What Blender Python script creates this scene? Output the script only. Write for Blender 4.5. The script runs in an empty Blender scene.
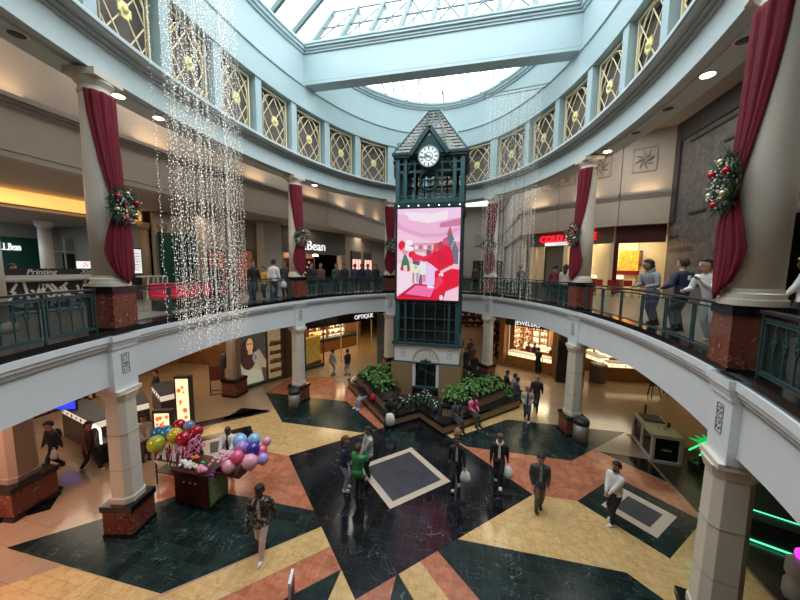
import bpy, bmesh, math, random
from mathutils import Vector, Matrix, noise
random.seed(11)
PI = math.pi
sc = bpy.context.scene
COL = sc.collection
R = math.radians
# ------------------------------------------------------------------ materials
MATS = {}
AUTO = {'corner_post', 'belfry_post', 'pier', 'glass_sheet', 'red_bow', 'knob', 'doorway', 'recess', 'lit_picture', 'sill_bulb', 'eye', 'strap', 'dark_post', 'door_panel', 'stone_block', 'base_strip', 'gallery_window'}
STUFFY = {'white_berries', 'stock', 'tissue_flower', 'pink_ribbon', 'chalk_line', 'text_line', 'string_bulb', 'fir_branches', 'white_slat', 'blossom', 'clock_numeral', 'picture_blob'}
SIDE = {'west': 'left', 'east': 'right', 'north': 'back', 'optician': 'back', 'jeweller': 'back', 'shop': 'back', 'bean': 'back', 'ice': 'back', 'corridor': 'back', 'party': 'right', 'pier': 'left', 'frieze': 'back', 'drum': 'back', 'bay': 'right', 'gallery': 'left', 'between': 'right', 'shell': 'front', 'green': 'left'}
def mat(name, col=(.8, .8, .8), rough=.5, metal=0., emit=None, es=0., var=0., vs=6., bump=0., bs=60., spec=None, alpha=None, col2=None, veins=None, vr=(.35, .65), tile=None, rot=0., coat=0., trans=0.):
    """procedural surface: base colour, optional noise towards col2, marble veins, tile grid, bump"""
    if name in MATS: return MATS[name]
    m = bpy.data.materials.new(name); m.use_nodes = True
    nt = m.node_tree; N = nt.nodes; L = nt.links
    b = N['Principled BSDF']
    b.inputs['Roughness'].default_value = rough; b.inputs['Metallic'].default_value = metal
    b.inputs['Base Color'].default_value = (*col, 1)
    if spec is not None: b.inputs['Specular IOR Level'].default_value = spec
    if coat: b.inputs['Coat Weight'].default_value = coat
    if trans: b.inputs['Transmission Weight'].default_value = trans
    if alpha is not None: b.inputs['Alpha'].default_value = alpha
    tc = N.new('ShaderNodeTexCoord'); src = tc.outputs['Object']
    cur = None
    if var or veins or tile or bump:
        if rot:
            mp = N.new('ShaderNodeMapping'); mp.inputs['Rotation'].default_value = (0, 0, rot); L.new(src, mp.inputs['Vector']); src = mp.outputs['Vector']
    def mix(a, bcol, fac, t='MIX'):
        mx = N.new('ShaderNodeMix'); mx.data_type = 'RGBA'; mx.blend_type = t
        if isinstance(a, tuple): mx.inputs[6].default_value = (*a, 1)
        else: L.new(a, mx.inputs[6])
        if isinstance(bcol, tuple): mx.inputs[7].default_value = (*bcol, 1)
        else: L.new(bcol, mx.inputs[7])
        if isinstance(fac, float): mx.inputs[0].default_value = fac
        else: L.new(fac, mx.inputs[0])
        return mx.outputs[2]
    if var:
        n = N.new('ShaderNodeTexNoise'); n.inputs['Scale'].default_value = vs; n.inputs['Detail'].default_value = 5; n.inputs['Roughness'].default_value = .65
        L.new(src, n.inputs['Vector'])
        cr = N.new('ShaderNodeMapRange'); cr.inputs[1].default_value = vr[0]; cr.inputs[2].default_value = vr[1]; L.new(n.outputs['Fac'], cr.inputs[0])
        c2 = col2 if col2 else tuple(c * (1 - var) for c in col)
        cur = mix(col, c2, cr.outputs[0])
    if veins:
        vcol, vscale, vw = veins
        n = N.new('ShaderNodeTexNoise'); n.inputs['Scale'].default_value = vscale; n.inputs['Detail'].default_value = 3; n.inputs['Distortion'].default_value = 1.2
        L.new(src, n.inputs['Vector'])
        s = N.new('ShaderNodeMath'); s.operation = 'SUBTRACT'; s.inputs[1].default_value = .5; L.new(n.outputs['Fac'], s.inputs[0])
        ab = N.new('ShaderNodeMath'); ab.operation = 'ABSOLUTE'; L.new(s.outputs[0], ab.inputs[0])
        mr = N.new('ShaderNodeMapRange'); mr.inputs[1].default_value = 0; mr.inputs[2].default_value = vw; mr.inputs[3].default_value = 1; mr.inputs[4].default_value = 0
        L.new(ab.outputs[0], mr.inputs[0])
        n2 = N.new('ShaderNodeTexNoise'); n2.inputs['Scale'].default_value = vscale * .7; L.new(src, n2.inputs['Vector'])
        r2 = N.new('ShaderNodeMapRange'); r2.inputs[1].default_value = .45; r2.inputs[2].default_value = .62; L.new(n2.outputs['Fac'], r2.inputs[0])
        mu = N.new('ShaderNodeMath'); mu.operation = 'MULTIPLY'; L.new(mr.outputs[0], mu.inputs[0]); L.new(r2.outputs[0], mu.inputs[1])
        cur = mix(cur if cur else col, vcol, mu.outputs[0])
    if tile:
        size, mort, mcol, tv = tile[:4]
        br = N.new('ShaderNodeTexBrick'); br.offset = 0; br.squash = 1
        br.inputs['Scale'].default_value = 1; br.inputs['Brick Width'].default_value = size; br.inputs['Row Height'].default_value = tile[4] if len(tile) > 4 else size
        br.inputs['Mortar Size'].default_value = mort; br.inputs['Mortar Smooth'].default_value = 0.; br.inputs['Bias'].default_value = 0
        br.inputs['Color1'].default_value = (1 - tv, 1 - tv, 1 - tv, 1); br.inputs['Color2'].default_value = (1 + tv * .6,) * 3 + (1,)
        br.inputs['Mortar'].default_value = (1, 1, 1, 1)
        L.new(src, br.inputs['Vector'])
        cur = mix(cur if cur else col, br.outputs['Color'], 1., 'MULTIPLY')
        cur = mix(cur, mcol, br.outputs['Fac'])
    if cur is not None: L.new(cur, b.inputs['Base Color'])
    if bump:
        n = N.new('ShaderNodeTexNoise'); n.inputs['Scale'].default_value = bs; L.new(src, n.inputs['Vector'])
        bp = N.new('ShaderNodeBump'); bp.inputs['Strength'].default_value = bump; bp.inputs['Distance'].default_value = .02
        L.new(n.outputs['Fac'], bp.inputs['Height']); L.new(bp.outputs[0], b.inputs['Normal'])
    if emit is not None:
        b.inputs['Emission Color'].default_value = (*emit, 1); b.inputs['Emission Strength'].default_value = es
    MATS[name] = m
    return m

def glass(name, tint=(.9, .95, .95), refl=.5, rough=.05):
    if name in MATS: return MATS[name]
    m = bpy.data.materials.new(name); m.use_nodes = True
    nt = m.node_tree; N = nt.nodes; L = nt.links; N.remove(N['Principled BSDF'])
    out = N['Material Output']
    tr = N.new('ShaderNodeBsdfTransparent'); tr.inputs[0].default_value = (*tint, 1)
    gl = N.new('ShaderNodeBsdfGlossy'); gl.inputs['Roughness'].default_value = rough
    lw = N.new('ShaderNodeLayerWeight'); pw = N.new('ShaderNodeMath'); pw.operation = 'POWER'; pw.inputs[1].default_value = 4; L.new(lw.outputs['Facing'], pw.inputs[0])
    ml = N.new('ShaderNodeMath'); ml.operation = 'MULTIPLY_ADD'; ml.inputs[1].default_value = refl; ml.inputs[2].default_value = .04; L.new(pw.outputs[0], ml.inputs[0])
    mx = N.new('ShaderNodeMixShader'); L.new(ml.outputs[0], mx.inputs[0]); L.new(tr.outputs[0], mx.inputs[1]); L.new(gl.outputs[0], mx.inputs[2])
    L.new(mx.outputs[0], out.inputs[0]); MATS[name] = m
    return m

# ------------------------------------------------------------------ mesh builder
class MB:
    def __init__(s): s.v = []; s.f = []; s.mi = []; s.sm = []; s.m = 0; s.s = False
    def add(s, vs, fs, smooth=None):
        o = len(s.v); s.v += [tuple(v) for v in vs]
        for f in fs: s.f.append([i + o for i in f]); s.mi.append(s.m); s.sm.append(s.s if smooth is None else smooth)
        return s
    def box(s, c, size, rz=0, M=None):
        x, y, z = [k / 2 for k in size]
        vs = [Vector((a * x, b * y, d * z)) for d in (-1, 1) for b in (-1, 1) for a in (-1, 1)]
        Mr = Matrix.Rotation(rz, 3, 'Z') if M is None else M
        vs = [Mr @ v + Vector(c) for v in vs]
        return s.add(vs, [(0, 2, 3, 1), (4, 5, 7, 6), (0, 1, 5, 4), (2, 6, 7, 3), (0, 4, 6, 2), (1, 3, 7, 5)], False)
    def bb(s, x0, x1, y0, y1, z0, z1):
        return s.box(((x0 + x1) / 2, (y0 + y1) / 2, (z0 + z1) / 2), (abs(x1 - x0), abs(y1 - y0), abs(z1 - z0)))
    def tube(s, pts, r, n=8, cap=True, flat=1., up=None, smooth=True):
        """tube along pts; r scalar or list"""
        pts = [Vector(p) for p in pts]; k = len(pts)
        rs = r if isinstance(r, (list, tuple)) else [r] * k
        vs = []; prev = None
        for i, p in enumerate(pts):
            d = (pts[min(i + 1, k - 1)] - pts[max(i - 1, 0)])
            if d.length < 1e-9: d = Vector((0, 0, 1))
            d.normalize()
            a = prev if prev is not None else (Vector(up) if up else (Vector((1, 0, 0)) if abs(d.x) < .8 else Vector((0, 1, 0))))
            a = (a - d * a.dot(d));
            if a.length < 1e-6: a = d.orthogonal()
            a.normalize(); prev = a; b = d.cross(a)
            for j in range(n):
                t = 2 * PI * j / n + (PI / n if n == 4 else 0)
                vs.append(p + a * math.cos(t) * rs[i] + b * math.sin(t) * rs[i] * flat)
        fs = [(i * n + j, i * n + (j + 1) % n, (i + 1) * n + (j + 1) % n, (i + 1) * n + j) for i in range(k - 1) for j in range(n)]
        if cap: fs += [tuple(range(n - 1, -1, -1)), tuple((k - 1) * n + j for j in range(n))]
        return s.add(vs, fs, smooth)
    def bar(s, p, q, w, t=None, up=(0, 0, 1)):
        p = Vector(p); q = Vector(q); d = q - p; l = d.length
        if l < 1e-6: return s
        d.normalize(); a = Vector(up); a = a - d * a.dot(d)
        if a.length < 1e-4: a = d.orthogonal()
        a.normalize(); b = d.cross(a); t = w if t is None else t
        M = Matrix((b, d, a)).transposed()
        return s.box((p + q) / 2, (w, l, t), M=M)
    def lathe(s, prof, c=(0, 0, 0), n=24, smooth=True, ph=0., sx=1., sy=1.):
        vs = []; c = Vector(c)
        for r, z in prof:
            for j in range(n):
                t = 2 * PI * j / n + ph; vs.append(c + Vector((r * math.cos(t) * sx, r * math.sin(t) * sy, z)))
        k = len(prof)
        fs = [(i * n + j, i * n + (j + 1) % n, (i + 1) * n + (j + 1) % n, (i + 1) * n + j) for i in range(k - 1) for j in range(n)]
        fs += [tuple(range(n - 1, -1, -1)), tuple((k - 1) * n + j for j in range(n))]
        return s.add(vs, fs, smooth)
    def prism(s, pts, z0, z1, top=None):
        """vertical prism over polygon pts (x,y)"""
        n = len(pts)
        if sum(pts[i][0] * pts[(i + 1) % n][1] - pts[(i + 1) % n][0] * pts[i][1] for i in range(n)) < 0: pts = pts[::-1]
        vs = [(x, y, z0) for x, y in pts] + [(x, y, z1) for x, y in pts]
        return s.add(vs, [tuple(range(n - 1, -1, -1)), tuple(range(n, 2 * n))] + [(i, (i + 1) % n, n + (i + 1) % n, n + i) for i in range(n)], False)
    def sph(s, c, r, n=10, m=7, sc_=(1, 1, 1), M=None, smooth=True):
        c = Vector(c); vs = [Vector((0, 0, 1))]
        for i in range(1, m):
            for j in range(n):
                a = PI * i / m; t = 2 * PI * j / n; vs.append(Vector((math.sin(a) * math.cos(t), math.sin(a) * math.sin(t), math.cos(a))))
        vs.append(Vector((0, 0, -1)))
        out = []
        for v in vs:
            w = Vector((v.x * r * sc_[0], v.y * r * sc_[1], v.z * r * sc_[2]))
            out.append((M @ w if M else w) + c)
        fs = [(0, 1 + j, 1 + (j + 1) % n) for j in range(n)]
        for i in range(m - 2):
            for j in range(n):
                fs.append((1 + i * n + j, 1 + (i + 1) * n + j, 1 + (i + 1) * n + (j + 1) % n, 1 + i * n + (j + 1) % n))
        e = len(vs) - 1; fs += [(e, 1 + (m - 2) * n + (j + 1) % n, 1 + (m - 2) * n + j) for j in range(n)]
        return s.add(out, fs, smooth)
    def quad(s, a, b, c, d): return s.add([a, b, c, d], [(0, 1, 2, 3)], False)
    def build(s, name, m, parent=None, loc=None, rz=0, bevel=0):
        me = bpy.data.meshes.new(name); me.from_pydata(s.v, [], s.f)
        ms = m if isinstance(m, (list, tuple)) else [m]
        for x in ms: me.materials.append(x)
        me.polygons.foreach_set('material_index', s.mi); me.polygons.foreach_set('use_smooth', s.sm)
        me.update()
        if name in AUTO and parent:
            o = s.islands(name, me, ms, parent, loc, rz)
            if o: return o
        o = bpy.data.objects.new(name, me); COL.objects.link(o)
        if parent: o.parent = parent
        if loc is not None: o.location = loc
        if rz: o.rotation_euler = (0, 0, rz)
        if bevel:
            bv = o.modifiers.new('bevel', 'BEVEL'); bv.width = bevel; bv.segments = 2; bv.limit_method = 'ANGLE'
        if name in STUFFY: o['kind'] = 'stuff'
        return o
    def islands(s, name, me, ms, parent, loc, rz):
        """each separate piece becomes a part of its own"""
        n = len(s.v); p = list(range(n))
        def fd(a):
            while p[a] != a: p[a] = p[p[a]]; a = p[a]
            return a
        for f in s.f:
            r0 = fd(f[0])
            for i in f[1:]: p[fd(i)] = r0
        gs = {}
        for k, f in enumerate(s.f): gs.setdefault(fd(f[0]), []).append(k)
        if len(gs) < 2: return None
        bpy.data.meshes.remove(me); last = None
        for r0, ks in gs.items():
            q = MB(); ix = {}
            for k in ks:
                for i in s.f[k]:
                    if i not in ix: ix[i] = len(q.v); q.v.append(s.v[i])
                q.f.append([ix[i] for i in s.f[k]]); q.mi.append(s.mi[k]); q.sm.append(s.sm[k])
            m2 = bpy.data.meshes.new(name); m2.from_pydata(q.v, [], q.f)
            for x in ms: m2.materials.append(x)
            m2.polygons.foreach_set('material_index', q.mi); m2.polygons.foreach_set('use_smooth', q.sm); m2.update()
            o = bpy.data.objects.new(name, m2); COL.objects.link(o); o.parent = parent
            if loc is not None: o.location = loc
            if rz: o.rotation_euler = (0, 0, rz)
            last = o
        return last

def tag(o, label=None, cat=None, group=None, kind=None):
    if label: o['label'] = label
    if cat: o['category'] = cat
    if group: o['group'] = group
    if kind: o['kind'] = kind
    return o
def thing(name, label, cat, loc=(0, 0, 0), rz=0, group=None):
    o = bpy.data.objects.new(name, None); COL.objects.link(o); o.location = loc; o.rotation_euler = (0, 0, rz); o.empty_display_size = .2
    return tag(o, label, cat, group)
def struct(name, mb, m, **k):
    if name.startswith('wall_'):
        for w_ in ('east', 'west', 'north'):
            if w_ in name: name = 'wall_' + SIDE[w_]; break
        else:
            for w_, s_ in SIDE.items():
                if w_ in name: name = 'wall_' + s_; break
    return tag(mb.build(name, m, **k), kind='structure')
def dup(root, loc, rz, label, group=None):
    r = root.copy(); COL.objects.link(r); r.location = loc; r.rotation_euler = (0, 0, rz); r['label'] = label
    if group: r['group'] = group
    for ch in root.children:
        c = ch.copy(); COL.objects.link(c); c.parent = r
        for g in ch.children:
            d = g.copy(); COL.objects.link(d); d.parent = c
    return r
def text_mesh(txt, size, depth, font_shear=0., bold=0., align='CENTER', spacing=1.):
    cu = bpy.data.curves.new('lettering', 'FONT'); cu.body = txt; cu.size = size; cu.extrude = depth; cu.shear = font_shear; cu.offset = bold; cu.resolution_u = 3
    cu.align_x = align; cu.space_character = spacing
    o = bpy.data.objects.new('lettering', cu); COL.objects.link(o)
    dg = bpy.context.evaluated_depsgraph_get(); me = bpy.data.meshes.new_from_object(o.evaluated_get(dg))
    bpy.data.objects.remove(o); bpy.data.curves.remove(cu)
    return me
def text(name, txt, size, loc, rz, m, parent=None, depth=.01, shear=0., bold=0., tilt=PI / 2, **k):
    """upright lettering facing -Y of its own frame"""
    me = text_mesh(txt, size, depth, shear, bold, **k); me.materials.clear(); me.materials.append(m)
    o = bpy.data.objects.new(name, me); COL.objects.link(o); o.location = loc; o.rotation_euler = (tilt, 0, rz)
    if parent: o.parent = parent
    return o

# ------------------------------------------------------------------ plan: an elliptical atrium, origin at its centre
A_, B_ = 6.109, 10.57
def E(th, d=0., z=0.):
    """point on the ring at parametric angle th (radians), d metres outside it"""
    return Vector(((A_ + d) * math.cos(th), (B_ + d) * math.sin(th), z))
def nrm(th):
    v = Vector((math.cos(th) / A_, math.sin(th) / B_, 0)); return v.normalized()
def rzin(th):
    """z rotation that turns local -Y towards the atrium centre"""
    n = nrm(th); return math.atan2(n.y, n.x) - PI / 2
def On(th, d, z):
    return E(th, 0, z) + nrm(th) * d
def ring(mb, prof, t0=0., t1=2 * PI, n=160, closed=None, smooth=True, zf=None):
    """sweep closed profile [(d,z)] round the ellipse"""
    full = abs(t1 - t0 - 2 * PI) < 1e-6; k = len(prof); vs = []
    cnt = n if full else n + 1
    for i in range(cnt):
        t = t0 + (t1 - t0) * i / n
        for d, z in prof: vs.append(On(t, d, z + (zf(t, d, z) if zf else 0)))
    fs = []
    for i in range(n):
        a = i * k; b = ((i + 1) % cnt) * k
        for j in range(k): fs.append((a + j, b + j, b + (j + 1) % k, a + (j + 1) % k))
    if not full: fs += [tuple(range(k)), tuple((cnt - 1) * k + j for j in reversed(range(k)))]
    return mb.add(vs, fs, smooth)
COLS = [R(200.4), R(158.6), R(117.6), R(62.4), R(20.6), R(340.4), R(242), R(298)]
# ------------------------------------------------------------------ palette
M = {}
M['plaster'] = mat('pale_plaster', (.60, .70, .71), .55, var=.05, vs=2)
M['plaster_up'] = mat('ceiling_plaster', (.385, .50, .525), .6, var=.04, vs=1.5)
M['cream'] = mat('cream_plaster', (.62, .60, .55), .55, var=.05, vs=3)
M['colm'] = mat('column_paint', (.72, .66, .56), .42, var=.05, vs=3)
M['beige'] = mat('beige_wall', (.50, .46, .40), .6, var=.06, vs=2)
M['beige_d'] = mat('taupe_moulding', (.36, .34, .31), .6)
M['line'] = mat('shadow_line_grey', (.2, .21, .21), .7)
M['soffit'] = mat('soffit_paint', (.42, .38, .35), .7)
M['brown'] = mat('brown_cloth', (.21, .17, .155), .95, var=.3, vs=30)
M['black'] = mat('black_granite', (.012, .012, .014), .15, var=.4, vs=60)
M['redmarble'] = mat('red_marble', (.23, .06, .038), .18, var=.45, vs=5, veins=((.6, .35, .28), 7, .02))
M['green_metal'] = mat('green_grey_metal', (.045, .10, .105), .38, .3)
M['dkgreen'] = mat('dark_teal_metal', (.014, .045, .05), .35, .3)
M['gold'] = mat('brushed_gold', (.85, .72, .44), .45, .1)
M['velvet'] = mat('crimson_velvet', (.175, .002, .016), .85, var=.25, vs=12, bump=.2, bs=90)
M['white'] = mat('white_paint', (.8, .8, .78), .4)
M['offwhite'] = mat('off_white', (.62, .6, .55), .5)
M['dark'] = mat('dark_paint', (.02, .02, .022), .5)
M['dkgrey'] = mat('charcoal', (.06, .06, .065), .5)
M['steel'] = mat('brushed_steel', (.27, .25, .23), .5, .6)
M['wood_r'] = mat('mahogany_wood', (.075, .014, .010), .3, var=.5, vs=9)
M['wood_o'] = mat('honey_wood', (.38, .17, .05), .4, var=.3, vs=8)
M['tan'] = mat('tan_stone', (.36, .24, .13), .5, var=.35, vs=30)
M['glass'] = glass('clear_glass')
M['warmwall'] = mat('warm_store_wall', (.50, .31, .15), .6, var=.1, vs=2)
M['lamp'] = mat('warm_lamp', (1, .9, .75), .5, emit=(1, .82, .58), es=9)
M['lampw'] = mat('white_lamp', (1, 1, 1), .5, emit=(1, .96, .9), es=7)
M['case'] = mat('lit_case', (.7, .6, .45), .4, emit=(1, .80, .48), es=.75)
M['stone'] = mat('grey_slate', (.17, .175, .18), .5, var=.5, vs=4, bump=.3, bs=8, veins=((.34, .31, .27), 5, .03))
M['stone_d'] = mat('slate_frame', (.055, .058, .06), .5)
M['leaf'] = mat('leaf_green', (.04, .14, .025), .5, var=.5, vs=9, col2=(.12, .26, .05))
M['leaf_d'] = mat('dark_leaf', (.02, .06, .02), .5, var=.5, vs=9)
M['fir'] = mat('fir_green', (.05, .10, .06), .7, var=.5, vs=14, col2=(.17, .22, .17))
M['soil'] = mat('soil', (.03, .02, .015), .9)
M['carpet'] = mat('gallery_floor_stone', (.26, .22, .18), .3, var=.2, vs=2, tile=(.6, .004, (.12, .1, .09), .06))
BEIGE = mat('beige_tile', (.42, .30, .20), .14, var=.12, vs=1.2, tile=(.6, .005, (.24, .16, .1), .06))
BLACKT = mat('black_marble_tile', (.010, .011, .014), .13, spec=.38, tile=(.3, .0028, (.045, .048, .055), .45), var=.4, vs=3, veins=((.13, .13, .14), 1.6, .008))
GREENT = mat('green_marble_tile', (.012, .030, .028), .24, spec=.28, tile=(.3, .0028, (.035, .055, .055), .4, .3), var=.5, vs=2.5, veins=((.19, .24, .22), 2.6, .008), col2=(.005, .013, .013))
YELT = mat('yellow_marble_tile', (.60, .36, .13), .16, tile=(.3, .0025, (.36, .22, .09), .08), var=.5, vs=7, col2=(.66, .47, .24), veins=((.36, .18, .05), 8, .03))
REDT = mat('rose_marble_tile', (.40, .12, .06), .15, tile=(.3, .0025, (.24, .07, .04), .2), var=.4, vs=6, col2=(.52, .2, .11), veins=((.6, .34, .24), 6, .014))
WHT = mat('cream_marble', (.58, .48, .38), .15, var=.06, vs=5)
GREYT = mat('grey_lino', (.065, .065, .08), .25, var=.3, vs=2)
WOODF = mat('dark_plank_floor', (.075, .05, .035), .3, var=.4, vs=2, tile=(1.6, .004, (.03, .02, .015), .35, .16), rot=R(45))
FM = [BEIGE, BLACKT, GREENT, YELT, REDT, WHT, GREYT, WOODF, mat('brass_strip', (.45, .28, .14), .3, .7)]
# ------------------------------------------------------------------ ground floor and its stone inlay
f = MB()
def poly(pts, mi, z):
    f.m = mi
    if sum(pts[i][0] * pts[(i + 1) % len(pts)][1] - pts[(i + 1) % len(pts)][0] * pts[i][1] for i in range(len(pts))) < 0: pts = pts[::-1]
    f.add([(x, y, z) for x, y in pts], [tuple(range(len(pts)))], False)
f.m = 0; f.bb(-32, 26, -18, 42, -.2, 0)
h = .0015
S = [(-3.85, -.22), (0, -4.07), (3.85, -.22), (0, 3.63)]
poly(S, 1, 2 * h)
Wd = lambda cx, cy, r: [(cx - r, cy), (cx, cy - r), (cx + r, cy), (cx, cy + r)]
poly(Wd(.07, -.22, 1.48), 5, 3 * h); poly(Wd(.07, -.22, 1.2), 6, 4 * h)
for sx in (-1, 1):
    m = lambda P: [(sx * x, y) for x, y in P]
    poly(m([(1.42, 2.2), (3.62, 4.3), (8, 4.3), (5.4, 1.78), (1.95, 1.78), (1.9, 1.85)]), 2, h)       # far green
    poly(m([(1.42, -2.64), (3.7, -4.84), (8, -4.84), (5.35, -2.22), (1.65, -2.22), (1.6, -2.35)]), 2, h)       # near green
    poly(m([(5.0, -.2), (6.45, 1.23), (7.9, -.2), (6.45, -1.63)]), 1 if sx < 0 else 2, h)
    poly(m(Wd(6.47, -.2, .88)), 5, 2 * h); poly(m(Wd(6.47, -.2, .56)), 6, 3 * h)
    # field between square and the far green, and between square and the near green
    poly(m([(3.85, -.22), (1.85, 1.78), (5.4, 1.78), (6.4, 2.75), (7.9, 1.25), (7.9, -.2), (6.45, 1.23), (5.0, -.2)]), 4 if sx > 0 else 3, h * .5)
    poly(m([(3.85, -.22), (5.0, -.2), (6.45, -1.63), (7.9, -.2), (7.9, -4.84), (5.35, -2.22), (1.85, -2.22)] if sx > 0 else [(3.85, -.22), (5.0, -.2), (6.45, -1.63), (6.95, -2.1), (6.1, -2.97), (5.35, -2.22), (1.85, -2.22)]), 3 if sx > 0 else 4, h * .5)
    poly(m([(1.42, 2.2), (3.62, 4.3), (5.3, 4.3), (5.2, 5.6), (4.7, 6.3), (4.2, 5.9), (1.0, 2.62)] if sx > 0 else [(1.42, 2.2), (3.62, 4.3), (8, 4.3), (8, 5.8), (6.6, 7.1), (5.7, 7.2), (4.2, 5.9), (1.0, 2.62)]), 3 if sx > 0 else 4, h * .5)
    poly(m([(6.5, 2.62), (7.92, 2.5), (7.9, 1.3)]), 1, h)
poly([(6.5, 2.68), (8.0, 4.2), (7.93, 2.52)], 0, h * .6)
poly([(-9.0, .6), (-7.2, 2.52), (-6.4, 2.5), (-8.3, .6)], 1, h)
poly([(-12.4, -4.9), (-9.6, -4.9), (-8.5, -3.8), (-9.2, -3.1), (-12.4, -3.1)], 1, h)
# striped wedges at the near point of the square
def strip(a, b, l, mi, sx): poly([(sx * a[0], a[1]), (sx * b[0], b[1]), (sx * (b[0] + l), b[1] - l), (sx * (a[0] + l), a[1] - l)], mi, h * .8)
strip((1.42, -2.64), (.96, -3.09), 4.6, 3, -1); strip((.96, -3.09), (.5, -3.55), 4.6, 4, -1)
poly([(-.5, -3.55), (-5.1, -8.15), (-.5, -8.15)], 2, h * .8); poly([(-.5, -3.55), (-.5, -8.15), (0, -8.15), (0, -4.07)], 3, h * .8)
poly([(0, -4.07), (0, -8.15), (.65, -8.15), (.65, -3.42)], 4, h * .8); poly([(.65, -3.42), (.65, -8.15), (5.2, -8.15), (.69, -3.38)], 2, h * .8)
strip((1.56, -2.52), (1.08, -2.98), 4.6, 4, 1); strip((1.08, -2.98), (.67, -3.39), 4.6, 3, 1)
poly([(1.64, -2.44), (1.56, -2.52), (5.6, -6.56), (8, -4.84), (3, -3)], 2, h * .7)
poly([(-6.26, -4.87), (-3.7, -4.84), (-8, -9.2), (-10.6, -9.2)], 3, h * .6)
poly([(3.7, -4.84), (7.9, -4.84), (10, -9.2), (8, -9.2)], 3, h * .6)
# plank floor east of the brass line
poly([(7.97, 4.25), (7.92, -7), (26, -7), (26, 2.4), (13, 2.4)], 7, h * 1.2)
poly([(7.95, 4.25), (8.0, 4.25), (7.95, -7), (7.90, -7)], 8, h * 1.6)
# dark mat with an engraved square before the planter
poly(Wd(-.55, 1.75, .0) if 0 else [(-1.0, 1.5), (.1, 1.4), (.05, 2.2), (-.75, 2.3)], 2, 3 * h)
o = struct('floor', f, FM)
# ------------------------------------------------------------------ slabs with the elliptical well cut out
def annulus(mb, d, z0, z1, x0=-32, x1=26, y0=-18, y1=42, n=144):
    I = []; O = []
    for i in range(n):
        t = 2 * PI * i / n; p = On(t, d, 0); I.append((p.x, p.y))
        dx, dy = math.cos(t), math.sin(t)
        k = min(((x1 if dx > 0 else x0) / dx) if abs(dx) > 1e-6 else 1e9, ((y1 if dy > 0 else y0) / dy) if abs(dy) > 1e-6 else 1e9)
        O.append((dx * k, dy * k))
    for c in ((x0, y0), (x1, y0), (x1, y1), (x0, y1)):
        i = min(range(n), key=lambda j: (O[j][0] - c[0]) ** 2 + (O[j][1] - c[1]) ** 2); O[i] = c
    vs = [(x, y, z) for z in (z0, z1) for P in (I, O) for x, y in P]
    fs = []
    for i in range(n):
        j = (i + 1) % n
        fs += [(i, n + i, n + j, j)[::1], (2 * n + i, 2 * n + j, 3 * n + j, 3 * n + i), (i, j, 2 * n + j, 2 * n + i), (n + i, 3 * n + i, 3 * n + j, n + j)]
    mb.add(vs, fs, False)
g = MB(); annulus(g, .5, 4.5, 4.88); struct('floor', g, M['carpet'])
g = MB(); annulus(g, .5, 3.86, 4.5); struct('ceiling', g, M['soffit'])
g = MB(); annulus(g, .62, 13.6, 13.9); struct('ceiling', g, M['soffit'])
# ------------------------------------------------------------------ first floor fascia, kerb
def colbump(t):
    m = min(abs((t - c + PI) % (2 * PI) - PI) for c in COLS)
    return m
def arch(t, d, z):
    if z < 3.7: return .13 * min(1, colbump(t) / R(20)) ** .8
    return 0
g = MB(); ring(g, [(.5, 3.62), (.12, 3.62), (.12, 4.46), (.09, 4.475), (.075, 4.55), (.035, 4.57), (.03, 4.64), (.0, 4.655), (.0, 4.775), (.5, 4.775)], n=280, smooth=False, zf=arch)
struct('trim_1', g, mat('white_plaster', (.78, .815, .84), .5, var=.04, vs=3))
g = MB(); ring(g, [(.04, 4.775), (.04, 4.9), (.5, 4.9), (.5, 4.775)], n=200, smooth=False); struct('trim_2', g, M['black'])
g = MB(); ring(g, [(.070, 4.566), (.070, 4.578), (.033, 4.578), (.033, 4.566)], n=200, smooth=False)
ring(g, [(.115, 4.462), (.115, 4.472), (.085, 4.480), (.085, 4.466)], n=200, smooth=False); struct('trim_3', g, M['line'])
# ------------------------------------------------------------------ second fascia, frieze, drum
g = MB(); ring(g, [(.0, 10.3), (.0, 10.88), (-.08, 10.89), (-.08, 10.94), (-.18, 10.955), (-.18, 11.0), (-.34, 11.03), (-.36, 11.05), (-.36, 11.12), (.5, 11.1), (.5, 10.42), (.8, 10.42), (.8, 10.3), (.3, 10.3), (.3, 10.36), (.06, 10.36), (.06, 10.3)], n=240, smooth=False)
struct('trim_4', g, M['plaster'])
g = MB()
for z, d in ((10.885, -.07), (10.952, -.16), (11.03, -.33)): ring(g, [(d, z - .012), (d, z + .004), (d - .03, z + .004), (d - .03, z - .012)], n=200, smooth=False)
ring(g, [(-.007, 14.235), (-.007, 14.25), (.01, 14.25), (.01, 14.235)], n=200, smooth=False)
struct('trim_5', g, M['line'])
g = MB(); ring(g, [(.5, 10.42), (.5, 13.6), (.62, 13.6), (.62, 10.42)], n=160, smooth=False); struct('wall_frieze', g, M['brown'])
g = MB(); ring(g, [(.0, 13.33), (.0, 14.22), (-.06, 14.25), (-.06, 14.33), (.04, 14.35), (.04, 15.6), (-.03, 15.62), (-.05, 15.7), (-.12, 15.72), (-.14, 15.82), (-.2, 15.84), (-.2, 15.95), (.6, 15.95), (.6, 13.33)], n=240, smooth=False)
struct('wall_drum', g, M['plaster_up'])
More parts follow.
